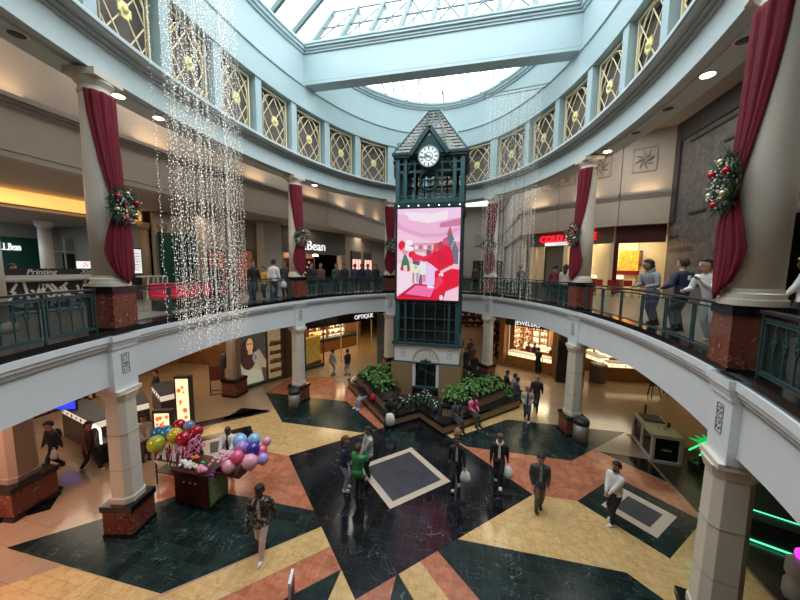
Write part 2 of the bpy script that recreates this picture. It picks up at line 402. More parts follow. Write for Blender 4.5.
for y in (4.4, -4.4):
    s = 1 if y > 0 else -1; g = MB()
    xw = 5.62
    g.bb(-xw, xw, y, y + s * .5, 14.3, 15.6)
    g.bb(-xw, xw, y - s * .05, y + s * .55, 14.3, 14.42); g.bb(-xw, xw, y - s * .03, y + s * .5, 14.42, 14.46)
    for k, (dz, dd) in enumerate(((15.6, .05), (15.68, .09), (15.78, .16), (15.88, .2))): g.bb(-xw, xw, y - s * dd, y + s * .5, dz, dz + .085)
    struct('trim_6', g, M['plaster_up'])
    g = MB()
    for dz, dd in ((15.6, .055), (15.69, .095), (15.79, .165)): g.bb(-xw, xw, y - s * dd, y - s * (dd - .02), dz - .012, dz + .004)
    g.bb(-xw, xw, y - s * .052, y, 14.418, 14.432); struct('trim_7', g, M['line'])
# skylight: rafters rise from the beams to a ridge, then fall to the curved rim
rf = MB(); gl = MB()
def rr(x, y0, z0, y1, z1, w, t): rf.bar((x, y0, z0), (x, y1, z1), w, t, up=(0, -1, 1))
for s in (1, -1):
    Y0, Z0, Y1, Z1 = 4.6, 15.97, 7.2, 19.3
    for k in range(9):
        x = -5.4 + k * 1.35
        yr = 10.4 * math.sqrt(max(0, 1 - (x / 6.0) ** 2))
        rr(x, s * Y0, Z0, s * Y1, Z1, .17, .22)
        if yr > Y1 + .3: rf.bar((x, s * Y1, Z1), (x, s * yr, 15.97), .06, .1)
        elif yr > Y0: pass
        if k < 8:
            for a, b in (((x, .0), (x + .67, .5)), ((x + 1.35, .0), (x + .67, .5)), ((x + .67, .5), (x, 1.)), ((x + .67, .5), (x + 1.35, 1.))):
                P = [(q[0], s * (Y0 + (Y1 - Y0) * q[1]), Z0 + (Z1 - Z0) * q[1]) for q in (a, b)]; rf.bar(P[0], P[1], .06)
    for t in (.0, .5, 1.): rf.bar((-5.5, s * (Y0 + (Y1 - Y0) * t), Z0 + (Z1 - Z0) * t), (5.5, s * (Y0 + (Y1 - Y0) * t), Z0 + (Z1 - Z0) * t), .06)
    for k in range(-4, 5):
        x = k * 1.0; yr = 10.4 * math.sqrt(1 - (x / 6.0) ** 2); rf.bar((x, s * 4.9, 16.25), (x * 1.02, s * yr, 15.95), .05, .07)
    gl.quad((-6.2, s * Y0, Z0), (6.2, s * Y0, Z0), (6.2, s * Y1, Z1), (-6.2, s * Y1, Z1))
    gl.quad((-6.2, s * Y1, Z1), (6.2, s * Y1, Z1), (6.2, s * 11, 15.96), (-6.2, s * 11, 15.96))
for k in range(-3, 4):
    y = k * 1.3
    rf.bar((-6.0, y, 15.97), (-2.2, y, 19.2), .14, .18); rf.bar((6.0, y, 15.97), (2.2, y, 19.2), .14, .18)
for x, z in ((-6, 15.97), (-4, 17.67), (4, 17.67), (6, 15.97), (-2.2, 19.2), (2.2, 19.2)): rf.bar((x, -4.6, z), (x, 4.6, z), .06)
gl.quad((-6.2, -4.6, 15.97), (-6.2, 4.6, 15.97), (-2.2, 4.6, 19.3), (-2.2, -4.6, 19.3)); gl.quad((6.2, -4.6, 15.97), (6.2, 4.6, 15.97), (2.2, 4.6, 19.3), (2.2, -4.6, 19.3)); gl.quad((-2.2, -4.6, 19.3), (2.2, -4.6, 19.3), (2.2, 4.6, 19.3), (-2.2, 4.6, 19.3))
w = struct('window_1', rf, mat('skylight_steel', (.07, .125, .13), .6)); gl.build('glass_pane', glass('skylight_glass', (.985, .995, .995), refl=.12), w)
# piers of the frieze + lattice panels
PA = [0, 10.2, 21, 33, 46, 62.4, 80.8]
PIERS = sorted(set([a % 360 for a in PA] + [(180 - a) % 360 for a in PA] + [(-a) % 360 for a in PA] + [(180 + a) % 360 for a in PA]))
pg = MB()
for a in PIERS:
    t = R(a); big = abs(abs(abs(a - 180) - 0) - 117.6) < 1 or round(a, 1) in (62.4, 117.6, 242.4, 297.6)
    wd = .46 if big else .3
    pg.box(On(t, .2, 12.25), (wd, .3, 2.3), rz=rzin(t))
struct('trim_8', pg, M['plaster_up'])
# ------------------------------------------------------------------ gold lattice panels
lat_n = [0]
def lattice(t0, t1, label):
    c0, c1 = On(t0, .26, 0), On(t1, .26, 0); mid = (c0 + c1) / 2; W = (c1 - c0).length - .62; H = 2.12; z0 = 11.14
    tm = (t0 + t1) / 2; rz = rzin(tm)
    T = thing('lattice_panel', label, 'lattice', (mid.x, mid.y, z0), rz, 'gold lattice panels of the frieze')
    g = MB(); b = .045
    w, hh = W / 2, H / 2; cz = hh
    for p, q in (((-w, 0), (-w, H)), ((w, 0), (w, H)), ((-w, .03), (w, .03)), ((-w, H - .03), (w, H - .03))):
        g.bar((p[0], 0, p[1]), (q[0], 0, q[1]), b, .05, up=(0, 1, 0))
    # arched oval inside the frame
    pts = []
    for i in range(25):
        a = PI * i / 24; pts.append((w * .86 * math.cos(a), 0, H - .10 - w * .75 + w * .75 * math.sin(a)))
    pts = [(w * .86, 0, .1)] + pts + [(-w * .86, 0, .1)]
    g.tube(pts, .017, 5, flat=1.)
    g.build('frame', M['gold'], T)
    g = MB()
    for s in (-1, 1):
        for off, l in ((0, 1.), (-1, .5), (1, .5)):
            # diagonals of the diamond lattice, the outer ones shorter
            if off == 0: p, q = (-w * .86, cz - s * hh * .80), (w * .86, cz + s * hh * .80)
            elif off < 0: p, q = (-w * .86, cz + s * 0), (0, cz + s * hh * .84)
            else: p, q = (0, cz - s * hh * .84), (w * .86, cz)
            g.bar((p[0], .0 + .012 * s, p[1]), (q[0], .012 * s, q[1]), .026, .02, up=(0, 1, 0))
    for s in (-1, 1):
        for u in (-1, 1):
            g.bar((u * w * .43, .0, cz + s * hh * .84), (u * w * .86, 0, cz + s * hh * .42), .022, .02, up=(0, 1, 0))
            g.bar((u * w * .86, .0, cz + s * hh * .42), (u * w * .36, 0, cz + s * hh * .0), .022, .02, up=(0, 1, 0)) if 0 else None
    g.build('lattice', M['gold'], T)
    g = MB(); g.box((0, -.03, cz), (.20, .04, .36)); g.box((0, -.035, cz), (.34, .035, .18)); g.sph((0, -.05, cz), .08, 8, 5)
    g.build('rosette', mat('pale_gold', (.80, .68, .30), .4, .2), T)
vis = [a for a in PIERS if a <= 214 or a >= 324]
vis = sorted([(a - 360 if a > 300 else a) for a in vis])
names = {}
pairs = [(vis[i], vis[i + 1]) for i in range(len(vis) - 1)]
ordn = ['first', 'second', 'third', 'fourth', 'fifth', 'sixth', 'seventh', 'eighth', 'ninth', 'tenth', 'eleventh']
Rt = [p for p in pairs if p[1] <= 81][::-1]; Lt = [p for p in pairs if p[0] >= 99]
for i, p in enumerate(Rt): lattice(R(p[0]), R(p[1]), f'gold lattice frieze panel, {ordn[i]} from the clock tower towards the ice cream sign')
for i, p in enumerate(Lt): lattice(R(p[0]), R(p[1]), f'gold lattice frieze panel, {ordn[i]} from the clock tower towards the directory board')
lattice(R(80.8), R(99.2), 'gold diamond lattice panel in the frieze, directly behind the clock tower roof')
# ------------------------------------------------------------------ downlights in the soffit ring
def downlight(t, lit, label, z=10.3, d=.42):
    p = On(t, d, z); T = thing('downlight', label, 'ceiling light', (p.x, p.y, z), 0, 'recessed downlights of the gallery soffit')
    g = MB(); g.lathe([(.12, -.012), (.15, -.012), (.155, 0), (.12, .0)], n=16); g.build('trim_ring', M['white'], T)
    g = MB(); g.lathe([(.001, -.010), (.115, -.006), (.118, .0), (.001, .0)], n=14); g.v = [(x, y, z - .014) for x, y, z in g.v]; g.build('bulb', M['lamp'] if lit else M['dkgrey'], T)
for deg, lit, lab in ((348.5, False, 'unlit recessed downlight in the soffit, closest to the largest column'), (354, True, 'lit recessed downlight glowing orange in the soffit above the leaning people'), (1.5, False, 'unlit recessed downlight, first after the glowing orange one towards the ice cream sign'),
                      (9, False, 'unlit recessed downlight, second after the glowing orange one'), (17, True, 'lit recessed downlight near the column before the ice cream sign'), (196, True, 'lit recessed downlight just above the column nearest the directory board'), (207, False, 'unlit recessed downlight farthest from the clock tower, above the printing kiosk'), (190, True, 'lit recessed downlight in the soffit behind the dense light strings'), (150, True, 'lit recessed downlight in the soffit above the outfitter crowd')):
    downlight(R(deg), lit, lab)
# ------------------------------------------------------------------ columns
DC = .2
cl = {0: ('next to', 'the balloon cart'), 1: ('with a litter bin', 'facing the watch advert'), 2: ('between', 'the optician and the clock tower'), 3: ('behind', 'the three people seated on the planter'), 4: ('with a litter bin', 'near the cream kiosk'), 5: ('largest and nearest', 'beside the plank floor')}
def octo(w, c): return [(w, c), (c, w), (-c, w), (-w, c), (-w, -c), (-c, -w), (c, -w), (w, -c)]
def frus(mb, p0, z0, p1, z1):
    n = len(p0); mb.add([(x, y, z0) for x, y in p0] + [(x, y, z1) for x, y in p1], [tuple(range(n - 1, -1, -1)), tuple(range(n, 2 * n))] + [(i, (i + 1) % n, n + (i + 1) % n, n + i) for i in range(n)], False)
for i in range(6):
    t = COLS[i]; p = On(t, DC, 0); rz = rzin(t); who, by = cl[i]
    # lower storey
    T = thing('atrium_column', f'white chamfered ground floor column on red marble, {who} {by}', 'column', (p.x, p.y, 0), rz, 'lower atrium columns')
    g = MB(); g.box((0, 0, .37), (.68, .68, .56)); g.build('pedestal', M['redmarble'], T)
    g = MB(); g.box((0, 0, .05), (.71, .71, .1)); g.box((0, 0, .72), (.74, .74, .14)); g.build('plinth', M['black'], T)
    g = MB(); frus(g, octo(.285, .17), .79, octo(.285, .17), .93); frus(g, octo(.262, .15), .93, octo(.24, .14), 3.3)
    g.build('shaft', M['colm'], T, bevel=.006)
    g = MB()
    for z in (1.6, 2.45): frus(g, octo(.259, .15), z, octo(.259, .15), z + .008)
    g.build('joint', mat('joint_grey', (.3, .28, .25), .7), T)
    g = MB(); frus(g, octo(.26, .15), 3.26, octo(.27, .16), 3.31); frus(g, octo(.27, .16), 3.31, octo(.30, .19), 3.42); g.box((0, 0, 3.46), (.62, .54, .09)); g.build('capital', M['colm'], T)
    g = MB(); g.box((0, -.03, 3.97), (.62, .32, 1.0)); g.box((0, -.03, 4.52), (.65, .38, .1)); g.box((0, -.03, 4.61), (.68, .43, .08)); g.box((0, -.03, 4.715), (.72, .50, .13))
    blk = g.build('block', mat('white_plaster', (.78, .815, .84), .5, var=.04, vs=3), T)
    g = MB()
    for x0, z0 in ((0, 4.22), (0, 3.98)):
        for a, b in (((-.09, -.09), (.09, -.09)), ((-.09, .09), (.09, .09)), ((-.09, -.09), (-.09, .09)), ((.09, -.09), (.09, .09)), ((-.07, .03), (.02, .06)), ((-.02, -.06), (.06, .0)), ((.0, .02), (.05, .06)), ((-.06, -.05), (-.04, .0))):
            g.bar((x0 + a[0], -.193, z0 + a[1] * 1.15), (x0 + b[0], -.193, z0 + b[1] * 1.15), .014, .012, up=(0, 1, 0))
    g.build('ornament', mat('carved_shadow_grey', (.22, .22, .22), .8), blk)
    # upper storey
    up = ('round cream gallery column, draped in crimson, ' + {0: 'nearest the directory board', 1: 'next to the outfitter sign', 2: 'nearly touching the video screen', 3: 'behind the sparse light strings', 4: 'before the red ice cream sign', 5: 'largest, beside the people leaning on the railing'}[i])
    T = thing('gallery_column', up, 'column', (p.x, p.y, 4.9), rz, 'upper atrium columns')
    g = MB(); g.box((0, 0, .42), (.60, .60, .8)); g.build('pedestal', M['redmarble'], T)
    g = MB(); g.box((0, 0, .03), (.62, .62, .06)); g.box((0, 0, .89), (.64, .64, .15)); g.build('plinth', M['black'], T)
    g = MB(); g.lathe([(.36, .965), (.36, 1.05), (.335, 1.055), (.335, 1.13), (.31, 1.15), (.305, 1.2)], n=40, smooth=False); g.build('base', M['colm'], T)
    g = MB(); g.lathe([(.30, 1.15), (.302, 2.6), (.29, 3.6), (.262, 4.95), (.26, 5.0)], n=40); g.build('shaft', M['colm'], T)
    g = MB(); g.lathe([(.262, 4.95), (.285, 4.98), (.285, 5.03), (.262, 5.05), (.262, 5.1), (.29, 5.15), (.325, 5.2), (.325, 5.25)], n=36, smooth=False); g.box((0, 0, 5.32), (.66, .66, .14)); g.build('capital', M['colm'], T)
    # drape on the atrium side: gathered at the wreath
    side = {0: 0, 1: -.6, 2: -1, 3: 1, 4: .3, 5: -.2}[i]
    dz = [(5.0, 1.12, 0., 1.), (4.6, 1.06, .0, 1.), (4.1, .92, .0, 1.), (3.6, .74, .0, 1.), (3.1, .52, .0, 1.02), (2.75, .36, .0, 1.05), (2.45, .46, .0, 1.12), (2.1, .66, .0, 1.2), (1.75, .78, .0, 1.2), (1.5, .70, .0, 1.2), (1.3, .52, .0, 1.18)]
    g = MB(); nn = 44; vs = []
    def prof(z):
        for k in range(len(dz) - 1):
            if dz[k][0] >= z >= dz[k + 1][0]:
                u = (dz[k][0] - z) / (dz[k][0] - dz[k + 1][0]); return [dz[k][j] + (dz[k + 1][j] - dz[k][j]) * u for j in range(1, 4)]
        return list(dz[-1][1:])
    zz = [5.0 - 3.7 * k / 46 for k in range(47)]
    ax = R(-90) + side * R(16)
    for k, z in enumerate(zz):
        wd, sh, rr_ = prof(z)
        rc = .30 - .04 * max(0, (z - 2.6) / 2.4)
        for j in range(nn + 1):
            u = 2 * j / nn - 1
            fold = .014 * (1 + math.sin(u * 17 + .6 * math.sin(z * 2))) + .01 * (1 + math.sin(u * 31 + z))
            ang = ax + u * wd * 1.25 + side * sh * 1.1
            zl = z - (.28 * (1 - abs(u)) * max(0, (1.9 - z)) / .6 if z < 1.9 else 0)
            r = (rc + .012 + fold) * rr_
            vs.append((r * math.cos(ang), r * math.sin(ang), zl))
    fs = [(k * (nn + 1) + j, k * (nn + 1) + j + 1, (k + 1) * (nn + 1) + j + 1, (k + 1) * (nn + 1) + j) for k in range(46) for j in range(nn)]
    g.add(vs, fs, True)
    where = {0: 'column nearest the directory board', 1: 'column next to the outfitter sign', 2: 'column nearly touching the video screen', 3: 'column behind the sparse light strings', 4: 'column before the ice cream sign', 5: 'largest column, beside the leaning people'}[i]
    o = g.build('velvet_drape', M['velvet'], None, (p.x, p.y, 4.9), rz); tag(o, f'crimson velvet drape tied round the {where}', 'drape', 'crimson drapes on the columns')
    sm = o.modifiers.new('thickness', 'SOLIDIFY'); sm.thickness = .012
    # wreath
    a = ax; wr = .42 if i in (5, 3) else .38
    c = Vector((.40 * math.cos(a), .40 * math.sin(a), 2.72)); P = Matrix.Rotation(rz, 3, 'Z') @ c + p
    rzw = rz + a + PI / 2
    T = thing('wreath', f'frosted fir wreath with baubles on the {where}', 'wreath', (P.x, P.y, 4.9 + c.z - .0), rzw, 'wreaths on the columns')
    rnd = random.Random(5 + i); g = MB()
    for k in range(620):
        th = rnd.uniform(0, 2 * PI); rad = wr * math.sqrt(rnd.uniform(.02, 1.0)); ph = rnd.uniform(-.09, .02)
        q = Vector((rad * math.cos(th), ph, rad * math.sin(th))); d = Vector((math.cos(th + rnd.uniform(-1.3, 1.3)), rnd.uniform(-.7, .1), math.sin(th + rnd.uniform(-1.3, 1.3)))).normalized()
        l = rnd.uniform(.06, .16); s_ = d.cross(Vector((0, 1, .3))).normalized() * .012
        g.add([q - s_, q + s_, q + d * l], [(0, 1, 2)], False); s2 = d.cross(s_).normalized() * .012
        g.add([q - s2, q + s2, q + d * l], [(0, 1, 2)], False)
    g.build('fir_branches', M['fir'], T)
    g = MB(); g.tube([(wr * .72 * math.cos(u * PI / 12), -.02, wr * .72 * math.sin(u * PI / 12)) for u in range(25)], .06, 8, cap=False); g.build('ring_core', M['leaf_d'], T)
    g = MB()
    for k in range(60):
        th = rnd.uniform(0, 2 * PI); rad = wr * rnd.uniform(.15, 1.0); g.sph((rad * math.cos(th), -.12 + rnd.uniform(-.03, .03), rad * math.sin(th)), rnd.uniform(.007, .015), 6, 4)
    g.build('white_berries', mat('snow_white', (.70, .68, .62), .5, emit=(1, .95, .85), es=.08), T)
    for k in range(6):
        th = k * PI / 3 + .4; g = MB(); g.sph((0, 0, 0), (.055 if k % 2 == 0 else .045), 12, 8)
        o = g.build('bauble', mat('red_bauble', (.5, .01, .02), .2, .3) if k % 2 == 0 else mat('champagne_bauble', (.7, .62, .35), .25, .5), T, (wr * .72 * math.cos(th), -.11, wr * .72 * math.sin(th)))
# ------------------------------------------------------------------ railings, one thing per bay between pedestals
def arc(t0, t1, n): return [t0 + (t1 - t0) * k / n for k in range(n + 1)]
def spear(g, x, z0, z1, D, y=0.):
    """flat bar that splits into an open diamond with a rosette"""
    zc = z0 + (z1 - z0) * .66; b = .016; hw, hz = .042, .12
    g.bar((x, y, z0), (x, y, zc - hz), b, b, up=(0, 1, 0)); g.bar((x, y, zc + hz), (x, y, z1), b, b, up=(0, 1, 0))
    for s in (-1, 1):
        g.bar((x, y, zc - hz), (x + s * hw, y, zc), b, b, up=(0, 1, 0)); g.bar((x + s * hw, y, zc), (x, y, zc + hz), b, b, up=(0, 1, 0))
    g.box((x, y, zc), (.035, .022, .035), M=Matrix.Rotation(PI / 4, 3, 'Y')); g.bar((x - hw, y, zc), (x + hw, y, zc), .008, .01, up=(0, 1, 0))
def railing(t0, t1, kind, label, pitch):
    L = sum((On(a, .16, 0) - On(b, .16, 0)).length for a, b in zip(arc(t0, t1, 40)[:-1], arc(t0, t1, 40)[1:]))
    tm = (t0 + t1) / 2; o0 = On(tm, .16, 4.9)
    T = thing('railing', label, 'railing', o0, 0, 'gallery railings between pedestals')
    def loc(t, z, d=.16): return On(t, d, z) - o0
    g = MB(); ring(g, [(.10, 5.79), (.10, 5.83), (.22, 5.83), (.22, 5.79)], t0, t1, 60, smooth=False); g.v = [tuple(Vector(v) - o0) for v in g.v]; g.build('handrail', M['dark'], T)
    g = MB()
    for za, zb in ((5.70, 5.735), (4.96, 4.995)): ring(g, [(.145, za), (.145, zb), (.175, zb), (.175, za)], t0, t1, 60, smooth=False)
    g.v = [tuple(Vector(v) - o0) for v in g.v]; g.build('rail_bars', M['green_metal'], T)
    n = max(1, round(L / pitch))
    for k in range(n + 1):
        t = t0 + (t1 - t0) * k / n; q = loc(t, 4.9); g = MB()
        if kind == 'glass':
            for s in (-.045, .045): g.box((s, 0, .40), (.022, .03, .82))
            spear(g, 0, .09, .80, 0)
        else: g.box((0, 0, .45), (.035, .035, .9))
        g.build('post', M['green_metal'], T, q, rzin(t))
        if k == n: break
        ta, tb = t, t0 + (t1 - t0) * (k + 1) / n; a, b = loc(ta, 4.9), loc(tb, 4.9); mid = (a + b) / 2; W = (b - a).length
        rz = rzin((ta + tb) / 2)
        if kind == 'glass':
            g = MB(); g.box((0, 0, .44), (W - .12, .008, .70)); g.build('glass_sheet', M['glass'], T, mid, rz)
        else:
            g = MB(); w = W / 2 - .07
            for x in (-w, w): g.box((x, 0, .45), (.024, .024, .68))
            for z in (.12, .78): g.box((0, 0, z), (2 * w, .024, .024))
            ns = 3 if kind == 'panel' else 4
            for j in range(ns): spear(g, -w + 2 * w * (j + 1) / (ns + 1), .13, .77, 0)
            for s in (-1, 1):
                for z in (.2, .7): g.box((s * (W / 2 - .04), 0, z), (.07, .018, .02))
            g.build('baluster_panel', M['green_metal'], T, mid, rz)
            g = MB(); g.box((0, .03, .45), (W - .1, .006, .72)); g.build('glass_sheet', mat('tinted_glass', (.02, .05, .05), .08, alpha=.55), T, mid, rz)
dth = R(2.6)
railing(COLS[0] + dth, R(238), 'panel', 'green diamond baluster railing in front of the printing kiosk', .92)
railing(COLS[1] + dth, COLS[0] - dth, 'glass', 'green metal and glass railing behind the dense light curtain', 1.15)
railing(COLS[2] + R(3), COLS[1] - dth, 'dense', 'green baluster railing in front of the outfitter crowd', .8)
railing(COLS[3] + R(3), COLS[2] - R(3), 'dense', 'green baluster railing directly behind the clock tower', .8)
railing(COLS[4] + dth, COLS[3] - R(3), 'dense', 'green baluster railing in front of the ice cream shop', .8)
railing(COLS[5] + dth - 2 * PI, COLS[4] - dth, 'glass', 'green metal and glass railing on which three people lean', 1.15)
railing(R(302), COLS[5] - dth, 'panel', 'green diamond baluster railing beyond the largest column, away from the leaning people', .92)
# ------------------------------------------------------------------ clock tower, axis at (0, 6.5)
TY = 6.5
T = thing('clock_tower', 'dark green clock tower with slatted pyramid roof standing in the planter', 'clock tower', (0, TY, 0))
gm, dg_ = M['green_metal'], M['dkgreen']
tw = mat('tower_teal', (.035, .095, .105), .4, .2)
g = MB()
for sx in (-1, 1):
    for sy in (-1, 1): g.bb(sx * .62, sx * 1.62, sy * .62, sy * 1.62, .3, 1.93)
g.bb(-1.3, 1.3, -1.3, 1.3, .3, .85); g.build('stone_base', M['tan'], T)
g = MB(); g.bb(-1.5, 1.5, -1.5, 1.5, 1.98, 2.78)
for sx in (-1, 1): g.bb(sx * .48, sx * .62, -1.56, -1.4, .8, 1.95); g.bb(-1.56, -1.4, sx * .48, sx * .62, .8, 1.95); g.bb(1.4, 1.56, sx * .48, sx * .62, .8, 1.95)
g.build('plaster_band', M['white'], T)
g = MB(); g.bb(-1.45, 1.45, -1.45, 1.45, .8, 1.95); g.build('window_glass', mat('dark_glass', (.01, .014, .016), .06), T)
g = MB()
for s in (-1, 1):
    g.box((0, s * 1.47, 1.4), (.04, .04, 1.1)); g.box((s * 1.47, 0, 1.4), (.04, .04, 1.1)); g.bb(-.6, .6, s * 1.46, s * 1.60, .74, .84)
    g.bb(-1.58, 1.58, s * 1.4, s * 1.60, 1.93, 1.99); g.bb(s * 1.4, s * 1.60, -1.58, 1.58, 1.93, 1.99); g.bb(-1.58, 1.58, s * 1.4, s * 1.62, 2.78, 2.88); g.bb(s * 1.4, s * 1.62, -1.58, 1.58, 2.78, 2.88)
g.build('window_frame', gm, T)
g = MB()   # fan arch on the band
for k in range(17):
    a0, a1 = PI * k / 17, PI * (k + 1) / 17; g.bar((.60 * math.cos(a0), -1.51, 2.02 + .60 * math.sin(a0)), (.60 * math.cos(a1), -1.51, 2.02 + .60 * math.sin(a1)), .05, .05, up=(0, 1, 0))
for k in range(1, 8): a0 = PI * k / 8; g.bar((.1 * math.cos(a0), -1.505, 2.02 + .1 * math.sin(a0)), (.56 * math.cos(a0), -1.505, 2.02 + .56 * math.sin(a0)), .02, .02, up=(0, 1, 0))
g.build('fan_arch', mat('arch_shadow_stone', (.45, .40, .32), .6), T)
g = MB(); g.box((0, -1.52, 2.04), (.5, .06, .06)); g.sph((0, -1.54, 2.1), .07, 8, 6); g.build('arch_rosette', tw, T)
g = MB()
for x0 in (-1.08, 1.08):
    for z0 in (2.3, 2.5):
        for a, b in (((-.08, -.07), (.08, -.07)), ((-.08, .07), (.08, .07)), ((-.08, -.07), (-.08, .07)), ((.08, -.07), (.08, .07))): g.bar((x0 + a[0], -1.503, z0 + a[1]), (x0 + b[0], -1.503, z0 + b[1]), .014, .012, up=(0, 1, 0))
g.build('band_ornament', mat('carved_shadow_grey', (.22, .22, .22), .8), T)
# glazed storey 2.88 - 4.8, solid core behind the screen
g = MB()
for sx in (-1, 1):
    for sy in (-1, 1):
        g.box((sx * 1.38, sy * 1.38, 3.85), (.2, .2, 1.95)); g.box((sx * 1.38, sy * 1.38, 6.95), (.2, .2, 4.3)); g.box((sx * 1.0, sy * 1.42, 3.85), (.1, .1, 1.95)); g.box((sx * 1.42, sy * 1.0, 3.85), (.1, .1, 1.95))
g.build('corner_post', tw, T)
g = MB()
for s in (-1, 1):
    for x in (-.62, -.12, .38, .8): g.box((x, s * 1.4, 3.85), (.04, .04, 1.95)); g.box((s * 1.4, x, 3.85), (.04, .04, 1.95))
    for z in (3.0, 3.45, 4.0, 4.7): g.box((0, s * 1.4, z), (2.8, .045, .04)); g.box((s * 1.4, 0, z), (.045, 2.8, .04))
g.build('mullion', gm, T)
g = MB(); g.bb(-1.34, 1.34, -1.34, 1.34, 2.88, 4.78); g.build('lantern_glass', mat('smoked_glass', (.012, .018, .02), .08, alpha=.8), T)
g = MB(); g.bb(-1.3, 1.3, -1.25, 1.3, 4.85, 9.0); g.build('core', M['dark'], T)
g = MB(); g.bb(-1.56, 1.56, -1.56, 1.56, 8.98, 9.14); g.bb(-1.5, 1.5, -1.5, 1.5, 9.14, 9.2); g.build('belfry_sill', dg_, T)
g = MB()
for k in range(7):
    x = -1.35 + k * .45; g.sph((x, -1.57, 9.06), .03, 6, 4); g.sph((-1.57, x, 9.06), .03, 6, 4)
g.build('sill_bulb', mat('small_bulb', (1, 1, 1), .5, emit=(1, .96, .9), es=1.5), T)
g = MB()
for sx in (-1, 1):
    for sy in (-1, 1):
        g.box((sx * 1.42, sy * 1.42, 10.2), (.18, .18, 2.1)); g.box((sx * 1.08, sy * 1.42, 10.2), (.15, .12, 2.1)); g.box((sx * 1.42, sy * 1.08, 10.2), (.12, .15, 2.1))
g.build('belfry_post', tw, T)
g = MB()
for s in (-1, 1):
    for x in (-.7, -.38, -.1, .2, .5): g.box((x + .04, s * 1.4, 10.1), (.07, .06, 1.9)); g.box((s * 1.4, x, 10.1), (.06, .07, 1.9))
    for z, h_ in ((9.3, .18), (9.5, .05), (10.55, .1), (10.9, .07), (11.15, .16)): g.box((0, s * 1.4, z), (2.8, .08, h_)); g.box((s * 1.4, 0, z), (.08, 2.8, h_))
g.build('belfry_bar', tw, T)
g = MB()   # curved brackets
for sx in (-1, 1):
    for s in (-1, 1): g.tube([(sx * (1.0 - .35 * u), s * 1.44, 10.5 + .6 * math.sin(u * PI / 2)) for u in [k / 6 for k in range(7)]], .04, 6)
g.build('bracket', dg_, T)
g = MB(); g.bb(-1.66, 1.66, -1.66, 1.66, 11.22, 11.32); g.bb(-1.6, 1.6, -1.6, 1.6, 11.12, 11.22); g.build('eave', dg_, T)
# slatted pyramid
E0, E1, z0, z1 = 1.6, .27, 11.32, 13.55
g = MB()
for sx in (-1, 1):
    for sy in (-1, 1): g.bar((sx * E0, sy * E0, z0), (sx * E1, sy * E1, z1), .09)
for s in (-1, 1):
    for k in (-.5, 0, .5): g.bar((k * E0, s * E0, z0), (k * E1, s * E1, z1), .05); g.bar((s * E0, k * E0, z0), (s * E1, k * E1, z1), .05)
g.bb(-.3, .3, -.3, .3, 13.5, 13.6); g.build('roof_rafter', tw, T)
g = MB()
for k in range(13):
    u = (k + .5) / 13; e = E0 + (E1 - E0) * u; z = z0 + (z1 - z0) * u
    for s in (-1, 1): g.box((0, s * e, z), (2 * e, .03, .075)); g.box((s * e, 0, z), (.03, 2 * e, .075))
g.build('roof_slat', mat('silvery_slat', (.55, .5, .44), .45, var=.5, vs=3), T)
